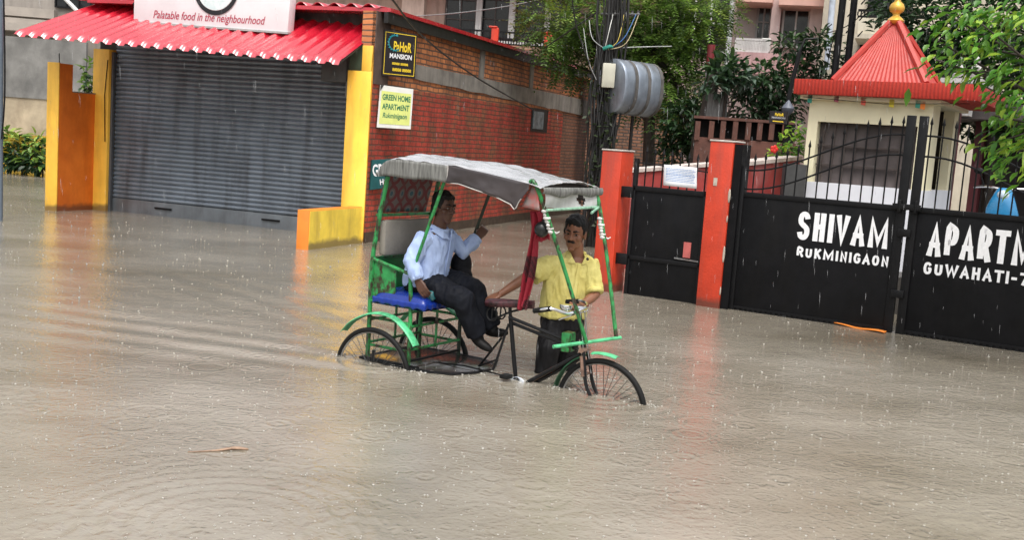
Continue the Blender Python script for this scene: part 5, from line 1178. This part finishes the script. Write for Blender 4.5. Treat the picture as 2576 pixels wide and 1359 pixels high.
tree('large dark tree filling the upper right corner behind the kiosk roof', gb(2490, 18.5), 'blade',
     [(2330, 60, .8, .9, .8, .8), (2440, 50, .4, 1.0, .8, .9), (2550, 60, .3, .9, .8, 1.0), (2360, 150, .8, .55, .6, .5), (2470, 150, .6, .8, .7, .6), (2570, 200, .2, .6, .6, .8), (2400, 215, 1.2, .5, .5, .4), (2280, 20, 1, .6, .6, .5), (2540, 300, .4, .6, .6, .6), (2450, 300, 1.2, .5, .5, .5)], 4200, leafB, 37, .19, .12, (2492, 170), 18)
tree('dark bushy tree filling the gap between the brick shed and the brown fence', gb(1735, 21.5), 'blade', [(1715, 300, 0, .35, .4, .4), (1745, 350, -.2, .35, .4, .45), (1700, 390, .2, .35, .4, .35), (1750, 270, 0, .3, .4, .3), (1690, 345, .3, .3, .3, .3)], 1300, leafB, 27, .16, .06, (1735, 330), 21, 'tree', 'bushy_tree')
# hibiscus by the kiosk
hib = tree('fresh green hibiscus bush with a red flower beside the kiosk', gb(1985, 15.6), 'blade', [(1985, 365, 0, .16, .2, .22), (1965, 392, 0, .16, .2, .14), (2002, 330, 0, .10, .15, .12), (1998, 385, .1, .15, .15, .18)], 260, leafC, 41, .12, .015, (1985, 380), 15.4, 'bush', 'flowering_bush')
ho = Vector(hib.location)
fm_ = MB(); c = at(1947, 375, 15.2) - ho
for k in range(5): a = 2 * math.pi * k / 5; fm_.ell(c + Vector((.03 * math.cos(a), -.01, .03 * math.sin(a))), (.03, .012, .03), nu=8, nv=6)
fm_.build('flower', M('hibiscus_red', (.65, .03, .02), .5), hib, 180)
# leafy plants at the left by the old wall
for k, (x, y, Y, lab, s_) in enumerate(((28, 372, 28.0, 'dark broad leaved plant at the left picture edge by the old wall', 1.0), (62, 385, 27.6, 'yellow green leafy plant in the middle of the flooded bed', 1.05), (102, 390, 27.2, 'dark narrow leaved plant beside the yellow partition end', .9))):
    t = tree(lab, gb(x, Y), 'blade', [(x, y - 10, 0, .42 * s_, .3, .32), (x - 12, y + 18, -.2, .45 * s_, .3, .26), (x + 14, y + 22, -.2, .4 * s_, .3, .24), (x - 8, y - 34, 0, .2, .2, .2)], 300, [leafB[1], leafA[1] if k != 1 else leaf_mat('yellow_leaf', (.30, .22, .02)), leafA[2]], 50 + k, .27, .03, (x, y), Y - .2, 'plant', 'leafy_plant', 'plants by the old wall')
tree('strip of creeper leaves hanging in the gap behind the partition', gb(224, 24.5), 'blade', [(224, 190, 0, .13, .2, .34), (226, 215, 0, .13, .2, .22)], 130, [leafB[1], leafA[1], leafA[1]], 61, .2, .02, (224, 205), 24.3, 'plant', 'creeper_plant')
# near tree reaching in from the right, its trunk just out of the picture
nt_ = thing('tree', 'bright green broad leaved tree reaching into the picture from the right before the gate', 'tree', (5.85, 9.6, 0))
no = Vector(nt_.location)
tips = [(2355, 150, 9.3), (2345, 95, 9.5), (2380, 35, 9.4), (2430, 110, 9.3), (2470, 60, 9.2), (2480, 180, 9.3), (2520, 20, 9.2), (2540, 130, 9.4), (2500, 290, 9.2), (2480, 380, 9.3), (2530, 350, 9.2), (2565, 250, 9.1), (2570, 420, 9.2), (2445, 40, 9.6), (2410, 170, 9.6), (2560, 60, 9.4), (2520, 230, 9.5), (2550, 310, 9.5), (2590, 150, 9.3), (2600, 350, 9.4)]
limbs(nt_, (0, 0, -.44), (-.05, 0, 2.6), [at(*t) - no for t in tips], .13, 71, 'trunk', .16)
rg = random.Random(72); lb = MB(); tw_ = MB()
for (x, y, Y) in tips:
    big = 1.0 if x < 2500 else 1.35
    c = at(x, y, Y) - no
    for k in range(int(36 * big)):
        lb.cur = rg.choices((0, 1, 2), (.32, .45, .23))[0]
        p = c + Vector((abs(rg.gauss(0, .16)) * 1.5 - .04, rg.gauss(0, .14), rg.gauss(0, .085)))
        d = Vector((-.8 + rg.uniform(-.5, .9), rg.uniform(-.7, .5), -.35 + rg.uniform(-.55, .35)))
        blade(lb, p, d, rg.uniform(.06, .17), rg.uniform(.03, .065), rg)
lb.build('foliage', leafC, nt_, 60)
# ------------------------------------------------------------------ background buildings and walls
pinkish = M('pink_beige_render', (.50, .36, .30), .75, .1, 2, .2, 30, dirt=(.16, .11, .09), dirt_amt=.5)
pale_pink = M('pale_pink_render', (.56, .42, .40), .7, .08, 2, .15, 30, dirt=(.25, .18, .17), dirt_amt=.3)
beige = M('beige_render', (.56, .50, .40), .75, .1, 2, .15, 30, dirt=(.24, .20, .15), dirt_amt=.4)
off_white = M('grey_white_render', (.52, .50, .49), .7, .08, 3, .15, 30, dirt=(.2, .19, .18), dirt_amt=.4)
brown_wall = M('brown_red_wall', (.105, .040, .027), .7, .25, 3, .3, 30, dirt=(.04, .02, .015), dirt_amt=.5)
class Px:
    """rectangles drawn as pixel boxes on an upright plane through pixel column x0 at depth Y"""
    def __init__(s, x0, Y, yaw): s.f = Frame(at(x0, 400, Y), yaw)
    def rect(s, x0, y0, x1, y1, y=0):
        p, q = s.f.px(x0, (y0 + y1) / 2, y=y), s.f.px(x1, (y0 + y1) / 2, y=y); a, b_ = s.f.px((x0 + x1) / 2, y0, y=y), s.f.px((x0 + x1) / 2, y1, y=y)
        return p.x, q.x, b_.z, a.z
    def box(s, name, mat_, root, x0, y0, x1, y1, y=0, th=.1, bevel=0, zmin=None, zmax=None):
        a, b_, z0, z1 = s.rect(x0, y0, x1, y1, y)
        return MB().box(a, b_, y, y + th, z0 if zmin is None else zmin, z1 if zmax is None else zmax).build(name, mat_, root, 0, bevel=bevel)
    def window(s, root, x0, y0, x1, y1, y=-.05, bars=2, rails=1, fmat=None, grille=False):
        a, b_, z0, z1 = s.rect(x0, y0, x1, y1, y); fw = .05; m = MB(); fmat = fmat or white_paint
        m.box(a, a + fw, y - .03, y + .03, z0, z1).box(b_ - fw, b_, y - .03, y + .03, z0, z1).box(a + fw, b_ - fw, y - .03, y + .03, z0, z0 + fw).box(a + fw, b_ - fw, y - .03, y + .03, z1 - fw, z1)
        for k in range(1, bars + 1): x = lerp(a, b_, k / (bars + 1)); m.box(x - .02, x + .02, y - .025, y + .02, z0 + fw, z1 - fw)
        w = m.build('window', fmat, root, 0); MB().box(a + .02, b_ - .02, y + .031, y + .04, z0 + .02, z1 - .02).build('pane', glass_dark, w, 0)
        for k in range(1, rails + 1): z = lerp(z0, z1, k / (rails + 1)); MB().box(a + fw, b_ - fw, y - .02, y + .015, z - .015, z + .015).build('rail', fmat, w, 0)
        return w
def railing(root, P, x0, x1, yt, yb, y, n_, mat_, name='railing'):
    a, b_, z0, z1 = P.rect(x0, yt, x1, yb, y); m = MB(); m.box(a, b_, y - .02, y + .02, z1 - .05, z1).box(a, b_, y - .02, y + .02, z0, z0 + .04)
    for k in range(n_ + 1): x = lerp(a, b_, k / n_); m.box(x - .015, x + .015, y - .012, y + .012, z0 + .04, z1 - .05)
    return m.build(name, mat_, root, 0)
# house behind the shop
P1 = Px(1150, 33, -4)
h1 = fthing('house', 'pink beige house with tall dark windows rising behind the shop roof', 'house', P1.f)
a0, b0 = P1.rect(700, 0, 1700, 10)[:2]
P1.box('wall', pinkish, h1, 700, -60, 1700, 250, 0, .3, zmin=-.44)
P1.box('pier', M('pale_stained_pier', (.60, .47, .40), .75, .1, 2, .15, dirt=(.3, .2, .15), dirt_amt=.5), h1, 1010, -55, 1066, 110, -.5, .49, zmin=2)
for x0, x1 in ((1120, 1200), (1210, 1284), (1297, 1372), (1384, 1460)): P1.window(h1, x0, -50, x1, 97, -.08, 1, 2, M('brown_frame', (.05, .035, .03), .5))
for x0, x1 in ((1198, 1212), (1281, 1296), (1372, 1386)): P1.box('column', off_white, h1, x0, -52, x1, 102, -.5, .3)
P1.box('balcony_slab', off_white, h1, 1085, 104, 1500, 114, -1.2, 1.19)
railing(h1, P1, 1100, 1500, 80, 104, -1.1, 24, black_iron)
P1.box('upper_slab', off_white, h1, 700, -78, 1700, -62, -1.4, 1.39)
# boundary wall with red posts in front of that house
P2 = Px(1300, 29.5, -4)
w1 = fthing('boundary_wall', 'stained beige and brick boundary wall with an iron fence behind the sloping roof', 'wall', P2.f)
P2.box('wall', brick_mat('old_plaster_brick', (.30, .16, .10), (.40, .27, .18), (.25, .2, .15), gamt=.9), w1, 1150, 118, 1560, 260, 0, .25, zmin=-.44)
railing(w1, P2, 1150, 1560, 100, 118, .1, 60, black_iron, 'iron_fence')
for x0, x1, y0, lab in ((1231, 1249, 68, 'red post nearer the shop on the wall behind its roof'), (1364, 1383, 83, 'red post half hidden by leaves on the wall behind the roof')):
    t = fthing('wall_post', lab, 'post', P2.f, 'red wall posts'); P2.box('shaft', red_post, t, x0, y0, x1, 240, -.2, .18, .02)
    P2.box('cap', red_post, t, x0 - 2, y0 - 4, x1 + 2, y0, -.23, .24, .02)
# pink apartment block to the right
P3 = Px(2000, 27, -14)
h2 = fthing('apartment_block', 'pale pink apartment block with balconies above the brown fence', 'building', P3.f)
P3.box('wall', pale_pink, h2, 1690, -300, 2120, 240, 0, .3, zmin=-.44, zmax=15)  # unseen upper storeys raised so the water reflects a darker mass
P3.box('recess_shade_panel', M('shaded_recess', (.36, .31, .29), .8, .1, 3), h2, 1850, -20, 1945, 175, -.02, .019)  # flat panel on the wall, recess shade painted as a darker tone
P3.window(h2, 1902, 10, 1940, 100, -.06, 1, 1, M('grey_frame', (.25, .24, .24), .5)); P3.window(h2, 1966, 17, 2036, 120, -.08, 1, 0)
P3.box('pier', pale_pink, h2, 1941, -120, 1965, 175, -.6, .59); P3.box('pier', pale_pink, h2, 2038, -120, 2068, 190, -.6, .59)
P3.box('sunshade', M('salmon_ledge', (.62, .36, .30), .7, .08, 3), h2, 1960, -14, 2085, 13, -1.1, 1.09); P3.box('sunshade', M('salmon_ledge', (.62, .36, .30), .7, .08, 3), h2, 1850, -20, 1945, 4, -1.1, 1.09)
P3.box('balcony_parapet', M('dusty_pink_parapet', (.45, .27, .27), .7, .15, 4, .2, dirt=(.2, .1, .1)), h2, 1852, 132, 1965, 186, -1.0, .15); P3.box('balcony_parapet', M('salmon_tile', (.55, .27, .25), .6, .2, 12, .2), h2, 1966, 140, 2040, 190, -.9, .15)
railing(h2, P3, 1850, 1935, 96, 131, -.9, 22, off_white)
ac = P3.box('air_conditioner', M('ac_white', (.6, .6, .57), .5), h2, 1914, 95, 1938, 130, -.8, .3, .02)
P3.box('void_panel', M('stair_void_shade', (.02, .02, .02), .8), h2, 1690, -60, 1842, 140, -.04, .03)  # flat black panel, the unlit stair opening painted onto the wall
wg = MB()
for x0, y0, x1, y1 in ((1690, 55, 1840, 61), (1747, -40, 1752, 108), (1786, -40, 1792, 108), (1808, 130, 1840, 135)):
    a, b_, z0, z1 = P3.rect(x0, y0, x1, y1, -.12); wg.box(a, b_, -.15, -.10, z0, z1)
wg.build('white_grille', white_paint, h2, 0)
pv = MB(); pv.tube([P3.f.px(1848, -40, y=-.6), P3.f.px(1826, 178, y=-.6)], .065, 10); pv.build('drain_pipe', M('white_pipe', (.66, .68, .70), .35), h2)
rp_ = thing('red_pole', 'dark red painted round pole in front of the pink apartments', 'pole', tuple(at(1775, 380, 20.8))); ro = Vector(rp_.location)
m_ = MB(); m_.tube([at(1790, 112, 20.8) - ro, at(1768, 400, 20.8) - ro], .075, 10); m_.build('shaft', M('maroon_paint', (.17, .015, .02), .45, .2, 6, dirt=(.05, .02, .02)), rp_)
trk = thing('dead_tree', 'dark bare leaning trunk beside the red pole', 'tree', tuple(gb(1755, 20.2))); to_ = Vector(trk.location)
m_ = MB(); m_.tube(spline([at(1752, 430, 20.2) - to_, at(1768, 330, 20.2) - to_, at(1785, 250, 20.2) - to_, at(1796, 170, 20.2) - to_], 4), [.17] * 6 + [.13] * 6 + [.08], 9); m_.build('trunk', bark, trk)
# cream building further right
P4 = Px(2180, 25, -20)
h3 = fthing('cream_building', 'cream coloured building with balconies behind the kiosk roof', 'building', P4.f)
P4.box('wall', beige, h3, 2070, -260, 3100, 330, 0, .3, zmin=-.44, zmax=16)  # height out of view added to darken reflections in the water
P4.box('balcony', M('cream_balcony', (.60, .55, .44), .7, .08, 3, dirt=(.3, .26, .18), dirt_amt=.4), h3, 2158, 46, 2330, 92, -1.3, 1.29); P4.box('balcony_edge', beige, h3, 2150, 86, 2336, 98, -1.4, 1.39)
P4.window(h3, 2185, -60, 2300, 44, -.06, 3, 1, black_iron); railing(h3, P4, 2158, 2330, 24, 45, -1.2, 20, black_iron)
P4.window(h3, 2160, 112, 2230, 180, -.06, 2, 1, black_iron)
dp = MB(); dp.tube([P4.f.px(2100, -60, y=-.3), P4.f.px(2079, 175, y=-.3)], .07, 10); dp.build('drain_pipe', M('bluish_pipe', (.45, .50, .58), .35), h3)
for x0, x1, Y, lab in ((2124, 2098, 19.2, 'left one of two black iron poles behind the kiosk roof'), (2152, 2128, 19.6, 'right one of two black iron poles behind the kiosk roof')):
    b_ = gb(x1 - 20, Y); t = thing('iron_pole', lab, 'pole', tuple(b_), 0, 'black iron poles'); m_ = MB(); m_.tube([Vector((0, 0, 0)), at(x1, 200, Y) - b_, at(x0 + 10, -120, Y) - b_], .062, 8)
    for k in range(9): z = 3.0 + k * .28; m_.tube([(.02, -.07, z), (.09, -.1, z + .1)], .012, 5)
    m_.build('shaft', black_iron, t)
rg = random.Random(90)
for k, pts in enumerate((((2092, 60, 19), (2060, 95, 20), (2010, 190, 22)), ((2118, 40, 19.2), (2090, 120, 20), (2070, 230, 21)), ((2200, 0, 19), (2120, 70, 20), (1990, 100, 24)))):
    cable(('thin service wire sagging from the black iron poles to the pink balcony', 'thin service wire dropping beside the blue drain pipe', 'thin wire passing high behind the golden finial')[k], [at(*p) for p in pts], .010)
# lamp post with the small black sign
lp = thing('lamp_post', 'slender black iron post with a side arm standing before the dark leafy tree', 'lamp post', tuple(gb(1962, 16.8))); lo = Vector(lp.location)
m_ = MB(); m_.tube([Vector((0, 0, 0)), at(1985, 240, 16.8) - lo, at(2012, 130, 16.8) - lo], .035, 8); m_.tube([at(2010, 135, 16.8) - lo, at(2025, 98, 16.8) - lo, at(2055, 96, 16.8) - lo], .02, 6); m_.build('shaft', black_iron, lp)
m_ = MB(); m_.lathe([(.02, -.10), (.09, -.02), (.10, .02), (.04, .10), (.01, .14)], at(1982, 275, 16.7) - lo, 10); m_.build('lantern', M('grey_lantern', (.10, .11, .14), .4), lp)
SFm = Frame(at(1958, 300, 16.6), -18)
root, P, nn = board('small_mansion_sign', 'small black oval topped sign on the lamp post in front of the leafy tree', SFm, [(1937, 278), (1983, 281), (1979, 312), (1934, 308)], (0, 0, 0, 0), sign_black)
btext(root, P, nn, 'PaHoR', sign_yellow, .30, .78, .60, .86, bold=.03); btext(root, P, nn, 'MANSION', M('sign_grey', (.4, .4, .42), .5), .14, .88, .38, .54, bold=.03); strip(root, P, nn, .2, .8, .12, .2, sign_yellow, 'small_print')
# brown fence with dark openings
P5 = Px(1850, 19.0, -8)
bf_ = fthing('brown_fence', 'brown rendered fence with square posts and dark openings in front of the trees', 'fence', P5.f)
P5.box('base', brown_wall, bf_, 1745, 352, 2000, 420, 0, .2, zmin=-.44); P5.box('back', M('black_back', (.008, .008, .008), .9), bf_, 1745, 305, 2000, 352, .19, .02)  # black sheet closes the gaps, painting in the darkness of the openings
for x in (1748, 1783, 1812, 1843, 1876, 1905, 1935, 1968): P5.box('post', brown_wall, bf_, x, 304, x + 13, 352, -.03, .2)
P5.box('top_rail', brown_wall, bf_, 1745, 298, 2000, 305, -.04, .24)
gs = P5.box('grey_sheet', M('weathered_sheet', (.17, .165, .16), .7, .3, 8, .2, stretch=(6, 1, .5)), fthing('grey_screen', 'weathered grey sheet screen standing above the brown fence', 'screen', P5.f), 1778, 236, 1830, 304, .6, .05)
# brick shed beyond the pole
P6 = Px(1600, 27.0, -2)
sh6 = fthing('brick_shed', 'dark stained brick shed with a thin rusty roof behind the utility pole', 'shed', P6.f)
a, b_, z0, z1 = P6.rect(1474, 262, 1722, 460, 0); zl = P6.f.px(1474, 200, y=0).z; zr = P6.f.px(1712, 275, y=0).z
MB().prism([(a, 0, -.44), (b_, 0, -.44), (b_, 0, zr), (a, 0, zl)], (0, .5, 0)).build('wall', brick_mat('shed_brick', (.26, .11, .06), (.36, .18, .11), (.08, .07, .06), gamt=1.0, ms=.016), sh6, 0)
MB().hexa([(a - .2, -.3, zl + .02), (b_ + .25, -.3, zr - .02), (b_ + .25, .6, zr - .02), (a - .2, .6, zl + .02), (a - .2, -.3, zl + .06), (b_ + .25, -.3, zr + .02), (b_ + .25, .6, zr + .02), (a - .2, .6, zl + .06)]).build('roof', M('rusty_sheet', (.22, .10, .05), .6, .4, 6, .2), sh6, 0)
# red compound walls behind the gates
for lab, p0, p1, zt in (('low red wall with a pale coping behind the small gate', (1545, 438), (1800, 418), (15.3, 16.6)), ('low red wall with a pale coping left of the kiosk', (1868, 418), (2012, 402), (13.9, 15.2))):
    A0, A1 = at(*p0, zt[0]), at(*p1, zt[1]); yw = math.degrees(math.atan2(A1.y - A0.y, A1.x - A0.x)); t = thing('compound_wall', lab, 'wall', (A0.x, A0.y, 0), yw, 'red compound walls'); ln_ = math.hypot(A1.x - A0.x, A1.y - A0.y)
    MB().hexa([(0, 0, -.44), (ln_, 0, -.44), (ln_, .18, -.44), (0, .18, -.44), (0, 0, A0.z), (ln_, 0, A1.z), (ln_, .18, A1.z), (0, .18, A0.z)]).build('wall', M('dull_red_wall', (.36, .055, .05), .6, .2, 3, .2, dirt=(.55, .42, .42), dirt_amt=.35, dscale=(.8, .8, .8)), t, 0)
    MB().hexa([(-.02, -.03, A0.z + .002), (ln_, -.03, A1.z + .002), (ln_, .21, A1.z + .002), (-.02, .21, A0.z + .002), (-.02, -.03, A0.z + .05), (ln_, -.03, A1.z + .05), (ln_, .21, A1.z + .05), (-.02, .21, A0.z + .05)]).build('coping', M('pale_coping', (.55, .48, .44), .8, .2, 8, .3), t, 0)
gw_ = thing('grey_post', 'dark grey square pier between the red wall and the kiosk', 'pier', tuple(gb(1993, 14.0))); go_ = Vector(gw_.location)
MB().box(-.14, .12, -.1, .1, 0, (at(1993, 412, 14.0) - go_).z).build('shaft', M('charcoal_render', (.05, .05, .05), .7), gw_, 0)
# parking bay behind the right gate leaf
P7 = Px(2460, 17.5, -31)
pk_ = fthing('parking_bay', 'dark open ground floor parking bay with maroon columns behind the right gate', 'building', P7.f)
a, b_ = P7.rect(2370, 300, 2750, 400)[:2]; ztop = P7.f.px(2440, 300, y=0).z
MB().box(a + .2, b_ + 3, 3.2, 3.4, -.44, ztop).build('back_wall', M('parking_back', (.035, .03, .03), .8, .3, 2), pk_, 0); MB().box(a, b_ + 3, -.2, 3.4, ztop + .003, ztop + .25).build('slab', M('slab_dark', (.06, .05, .05), .8), pk_, 0)
MB().box(a, b_ + 3, -5.5, 3.1, -.44, at(2530, 466, 14.0).z - 1.155).build('raised_floor', M('bay_floor', (.06, .055, .05), .6), pk_, 0)
maroon = M('maroon_column', (.075, .012, .016), .5, .2, 3)
P7.box('column', maroon, pk_, 2340, 300, 2392, 560, -1.6, .35, zmin=-.44, zmax=P7.f.px(2380, 262, y=-1.6).z); P7.box('column', maroon, pk_, 2440, 320, 2465, 560, .5, .3, zmin=-.44, zmax=ztop)
hh_ = fthing('white_pavilion', 'small white pavilion with a balustraded roof right of the kiosk', 'building', P7.f)
P7.box('wall', off_white, hh_, 2394, 245, 2440, 290, -.6, .3); P7.box('roof_slab', off_white, hh_, 2360, 196, 2470, 208, -.9, 1.2)
for x in (2413, 2455): p = P7.f.px(x, 192, y=-.8); MB().lathe([(.10, -.02), (.11, .03), (.05, .06), (.08, .11), (.07, .16), (.03, .2), (.05, .24), (.01, .3)], p, 12).build('urn', off_white, hh_)
railing(hh_, P7, 2360, 2470, 180, 195, -.8, 12, black_iron)
# scooter
sb = gb(2528, 14.2); sb = at(2528, 525, 14.0); so = thing('scooter', 'blue scooter parked in the dark bay behind the right gate', 'scooter', (sb.x, sb.y, at(2530, 466, 14.0).z - 1.15), -118)
blue_p = M('scooter_blue', (.02, .20, .42), .25, .1, 5, 0, coat=.6); W_ = .21
sc_h = at(2528, 490, 14.0).z + .40
apron = MB(); apron.loft([[Vector((x + .02 * math.cos(a), w * math.cos(a) * 1.0, z + .0)) if False else Vector((x + d_ * math.sin(a), w * math.cos(a), z)) for a in [2 * math.pi * q / 18 for q in range(18)]] for x, w, d_, z in ((.52, .10, .05, .42), (.54, .19, .06, .60), (.56, .20, .07, .80), (.53, .15, .08, .95), (.50, .11, .09, 1.05), (.47, .07, .06, 1.12))]); apron.build('apron', blue_p, so, 60)
MB().ell((.56, 0, 1.03), (.06, .075, .065)).build('headlight', M('lamp_glass', (.5, .6, .7), .1, .05, 5, 0), so, 180)
m_ = MB(); m_.tube(spline([(.36, -.36, 1.10), (.45, -.2, 1.12), (.48, 0, 1.10), (.45, .2, 1.12), (.36, .36, 1.10)], 4), .016, 8); m_.build('handlebar', chrome, so)
for q in (-1, 1): m_ = MB(); m_.tube([(.44, q * .24, 1.12), (.46, q * .30, 1.28)], .008, 6); m_.ell((.46, q * .32, 1.31), (.02, .06, .04)); m_.build('mirror', black_iron, so)
m_ = MB(); m_.ell((-.25, 0, .62), (.42, .18, .17)); m_.ell((.1, 0, .32), (.4, .16, .07)); m_.build('body', blue_p, so, 180)
m_ = MB(); m_.ell((-.2, 0, .80), (.36, .15, .06)); m_.build('seat', rubber, so, 180)
for x in (.62, -.55):
    m_ = MB(); m_.tube([(x + .19 * math.cos(2 * math.pi * k / 24), 0, .23 + .19 * math.sin(2 * math.pi * k / 24)) for k in range(24)], .045, 8, True, up=(0, 1, 0)); w_ = m_.build('wheel', rubber, so, 180)
m_ = MB(); m_.ell((.62, 0, .40), (.22, .07, .10)); m_.build('front_mudguard', blue_p, so, 180)
# left side: old wall, building and pole
P8 = Px(100, 29.5, 14)
ow = fthing('old_wall', 'tall grey plastered wall with bare cream base and yellow skirting at the far left', 'wall', P8.f)
P8.box('plaster', M('blotchy_grey_plaster', (.20, .195, .185), .85, .3, 1.2, .3, 20, dirt=(.09, .088, .085), dirt_amt=.6, dscale=(1.2, 1.2, .6)), ow, -120, 92, 216, 245, -.03, .3)
P8.box('lower_face', M('bare_cream_face', (.44, .36, .25), .85, .25, 1.5, .3, 20, dirt=(.2, .15, .1), dirt_amt=.6, dscale=(1, 1, .6)), ow, -120, 225, 216, 345, 0, .3)
P8.box('skirting', M('mustard_skirting', (.42, .27, .02), .7, .25, 3, .2, dirt=(.15, .1, .02)), ow, -120, 338, 216, 440, -.04, .3, zmin=-.44)
P8.box('pilaster', M('cream_pilaster', (.44, .37, .24), .8, .2, 4), ow, 121, 240, 137, 345, -.10, .09)
rg_ = MB(); P9 = P8
P10 = Px(100, 34, 8)
h4 = fthing('grey_building', 'grey beige building with horizontal ledges at the upper left corner', 'building', P10.f)
P10.box('wall', M('grey_beige_render', (.30, .27, .24), .8, .12, 2, .2, dirt=(.15, .13, .12), dirt_amt=.4), h4, -700, -260, 330, 200, 0, .3, zmin=-.44, zmax=19)  # unseen top raised so the water at left reflects wall, not sky
for y0, y1, x1 in ((10, 33, 136), (38, 56, 136), (58, 78, 330)): P10.box('ledge', M('ledge_beige', (.36, .32, .28), .8, .1, 3), h4, -200, y0, x1, y1, -.5 - y0 * .006, .45)
P10.window(h4, 138, -60, 290, 24, -.08, 4, 2, black_iron)
pv = MB(); pv.tube([P10.f.px(158, -10, y=-1.0), P10.f.px(203, 36, y=-1.0)], .06, 8); pv.build('white_pipe', white_paint, h4)
gp_ = thing('edge_pole', 'blue grey metal pole cut by the left picture edge', 'pole', tuple(gb(-2, 16.0))); eo = Vector(gp_.location)
m_ = MB(); m_.tube([Vector((0, 0, 0)), at(-3, 200, 16) - eo, at(-1, -60, 16) - eo], .06, 10); m_.build('shaft', M('blue_grey_pole', (.16, .20, .25), .4, .1, 4, metal=.3), gp_)
m_ = MB(); m_.tube(spline([at(9, -20, 15.9) - eo, at(12, 150, 15.9) - eo, at(11, 260, 15.9) - eo, at(4, 350, 15.9) - eo], 6), .012, 6); m_.build('hanging_cable', black_iron, gp_)
# floating stick
a_, b_ = gp(472, 1139), gp(625, 1133); fs = thing('floating_stick', 'thin brown palm stem floating on the water in the foreground', 'stick', (a_.x, a_.y, 0))
m_ = MB(); m_.tube(spline([Vector((0, 0, .002)), (b_ - a_) * .45 + Vector((0, .0, .004)), (b_ - a_) * .75 + Vector((0, .012, .010)), (b_ - a_) + Vector((0, 0, .004))], 6), [.004, .005, .006, .007, .007, .008, .009, .010, .011, .012, .013, .014, .014, .014, .014, .013, .012, .010, .006], 7, flat=.6)
m_.build('stem', M('wet_brown_stem', (.30, .17, .10), .4, .5, 9, .2, c2=(.50, .33, .22)), fs, 180)
# ------------------------------------------------------------------ rain: little splash crowns on the water, falling drops
rg = random.Random(17); sp = MB(); drops = 0
def splash(p, r):
    n_ = 6; vs = []; h_ = r * rg.uniform(.6, 1.5)
    for q in range(n_): a = 2 * math.pi * q / n_; vs.append(p + Vector((r * .55 * math.cos(a), r * .55 * math.sin(a), .001)))
    for q in range(n_): a = 2 * math.pi * q / n_; vs.append(p + Vector((r * .9 * math.cos(a), r * .9 * math.sin(a), h_ * rg.uniform(.4, 1))))
    sp.add(vs, [(q, (q + 1) % n_, n_ + (q + 1) % n_, n_ + q) for q in range(n_)])
    if rg.random() < .45:
        c = p + Vector((rg.uniform(-r, r), rg.uniform(-r, r), h_ * rg.uniform(1.2, 2.6))); q_ = r * rg.uniform(.18, .35)
        sp.add([c + Vector(d) * q_ for d in ((1, 0, 0), (0, 1, 0), (-1, 0, 0), (0, -1, 0), (0, 0, 1.3), (0, 0, -1))], [(0, 1, 4), (1, 2, 4), (2, 3, 4), (3, 0, 4), (1, 0, 5), (2, 1, 5), (3, 2, 5), (0, 3, 5)])
while drops < 3900:
    px_, py_ = rg.uniform(-60, 2640), 430 + 930 * rg.random() ** 1.7
    p = gp(px_, py_)
    if not (2.5 < p.y < 40): continue
    g_ = GF.px(px_, py_, z=0)
    if g_.y > -.05 and g_.x > -1.6: continue
    s_ = SF.px(px_, py_, z=0)
    if s_.y > -.1 and -.4 < s_.x < 5.4: continue
    l_ = RF.px(px_, py_, z=0)
    if -.2 < l_.x < .8 and abs(l_.y) < .37: continue
    splash(p, (.0030 + .0065 * rg.random() ** 2.4) * min(1.5, .28 + .10 * p.y)); drops += 1
for wx, wy, rr in ((-.34, -.39, .06), (.34, -.39, .07), (1.40, 0, .07), (2.07, 0, .07), (1.60, -.02, .05), (1.08, -.03, .06), (1.36, .42, .12), (1.42, .5, .1), (.6, -.3, .12), (.3, -.4, .1), (.75, 0, .1), (-.34, .39, .06)):
    for k in range(22):
        q = RF.w(wx + rg.gauss(0, rr), wy + rg.gauss(0, rr * .7), 0); splash(q, rg.uniform(.004, .011))
m, nt_, n, l, b = new_mat('splash_water'); b.inputs['Base Color'].default_value = (.50, .48, .44, 1); b.inputs['Roughness'].default_value = .25; b.inputs['Specular IOR Level'].default_value = .8
tag(sp.build('rain_splashes', m, None, 0), kind='stuff')
rn = MB(); k = 0
while k < 900:
    Y = 1.6 + 17 * rg.random() ** 1.1; px_, py_ = rg.uniform(-20, 2600), rg.uniform(-20, 1300); p = at(px_, py_, Y)
    if p.z < .08: continue
    if p.y < 9 and 940 < px_ < 1560 and 400 < py_ < 800: continue   # the hood keeps the rain off
    w_ = .0007 + .00008 * Y; ln_ = rg.uniform(.015, .045) * (.5 + Y * .06); t_ = Vector((.06, .02, -1)) * ln_
    rn.add([p + Vector((w_, 0, 0)), p + Vector((-w_ * .5, w_, 0)), p + Vector((-w_ * .5, -w_, 0)), p + t_, p - t_ * .5], [(0, 1, 4), (1, 2, 4), (2, 0, 4), (1, 0, 3), (2, 1, 3), (0, 2, 3)]); k += 1
m, nt_, n, l, b = new_mat('rain_drop'); b.inputs['Base Color'].default_value = (.75, .76, .78, 1); b.inputs['Roughness'].default_value = .1; b.inputs['Alpha'].default_value = .15
tag(rn.build('falling_rain', m, None, 180), kind='stuff')
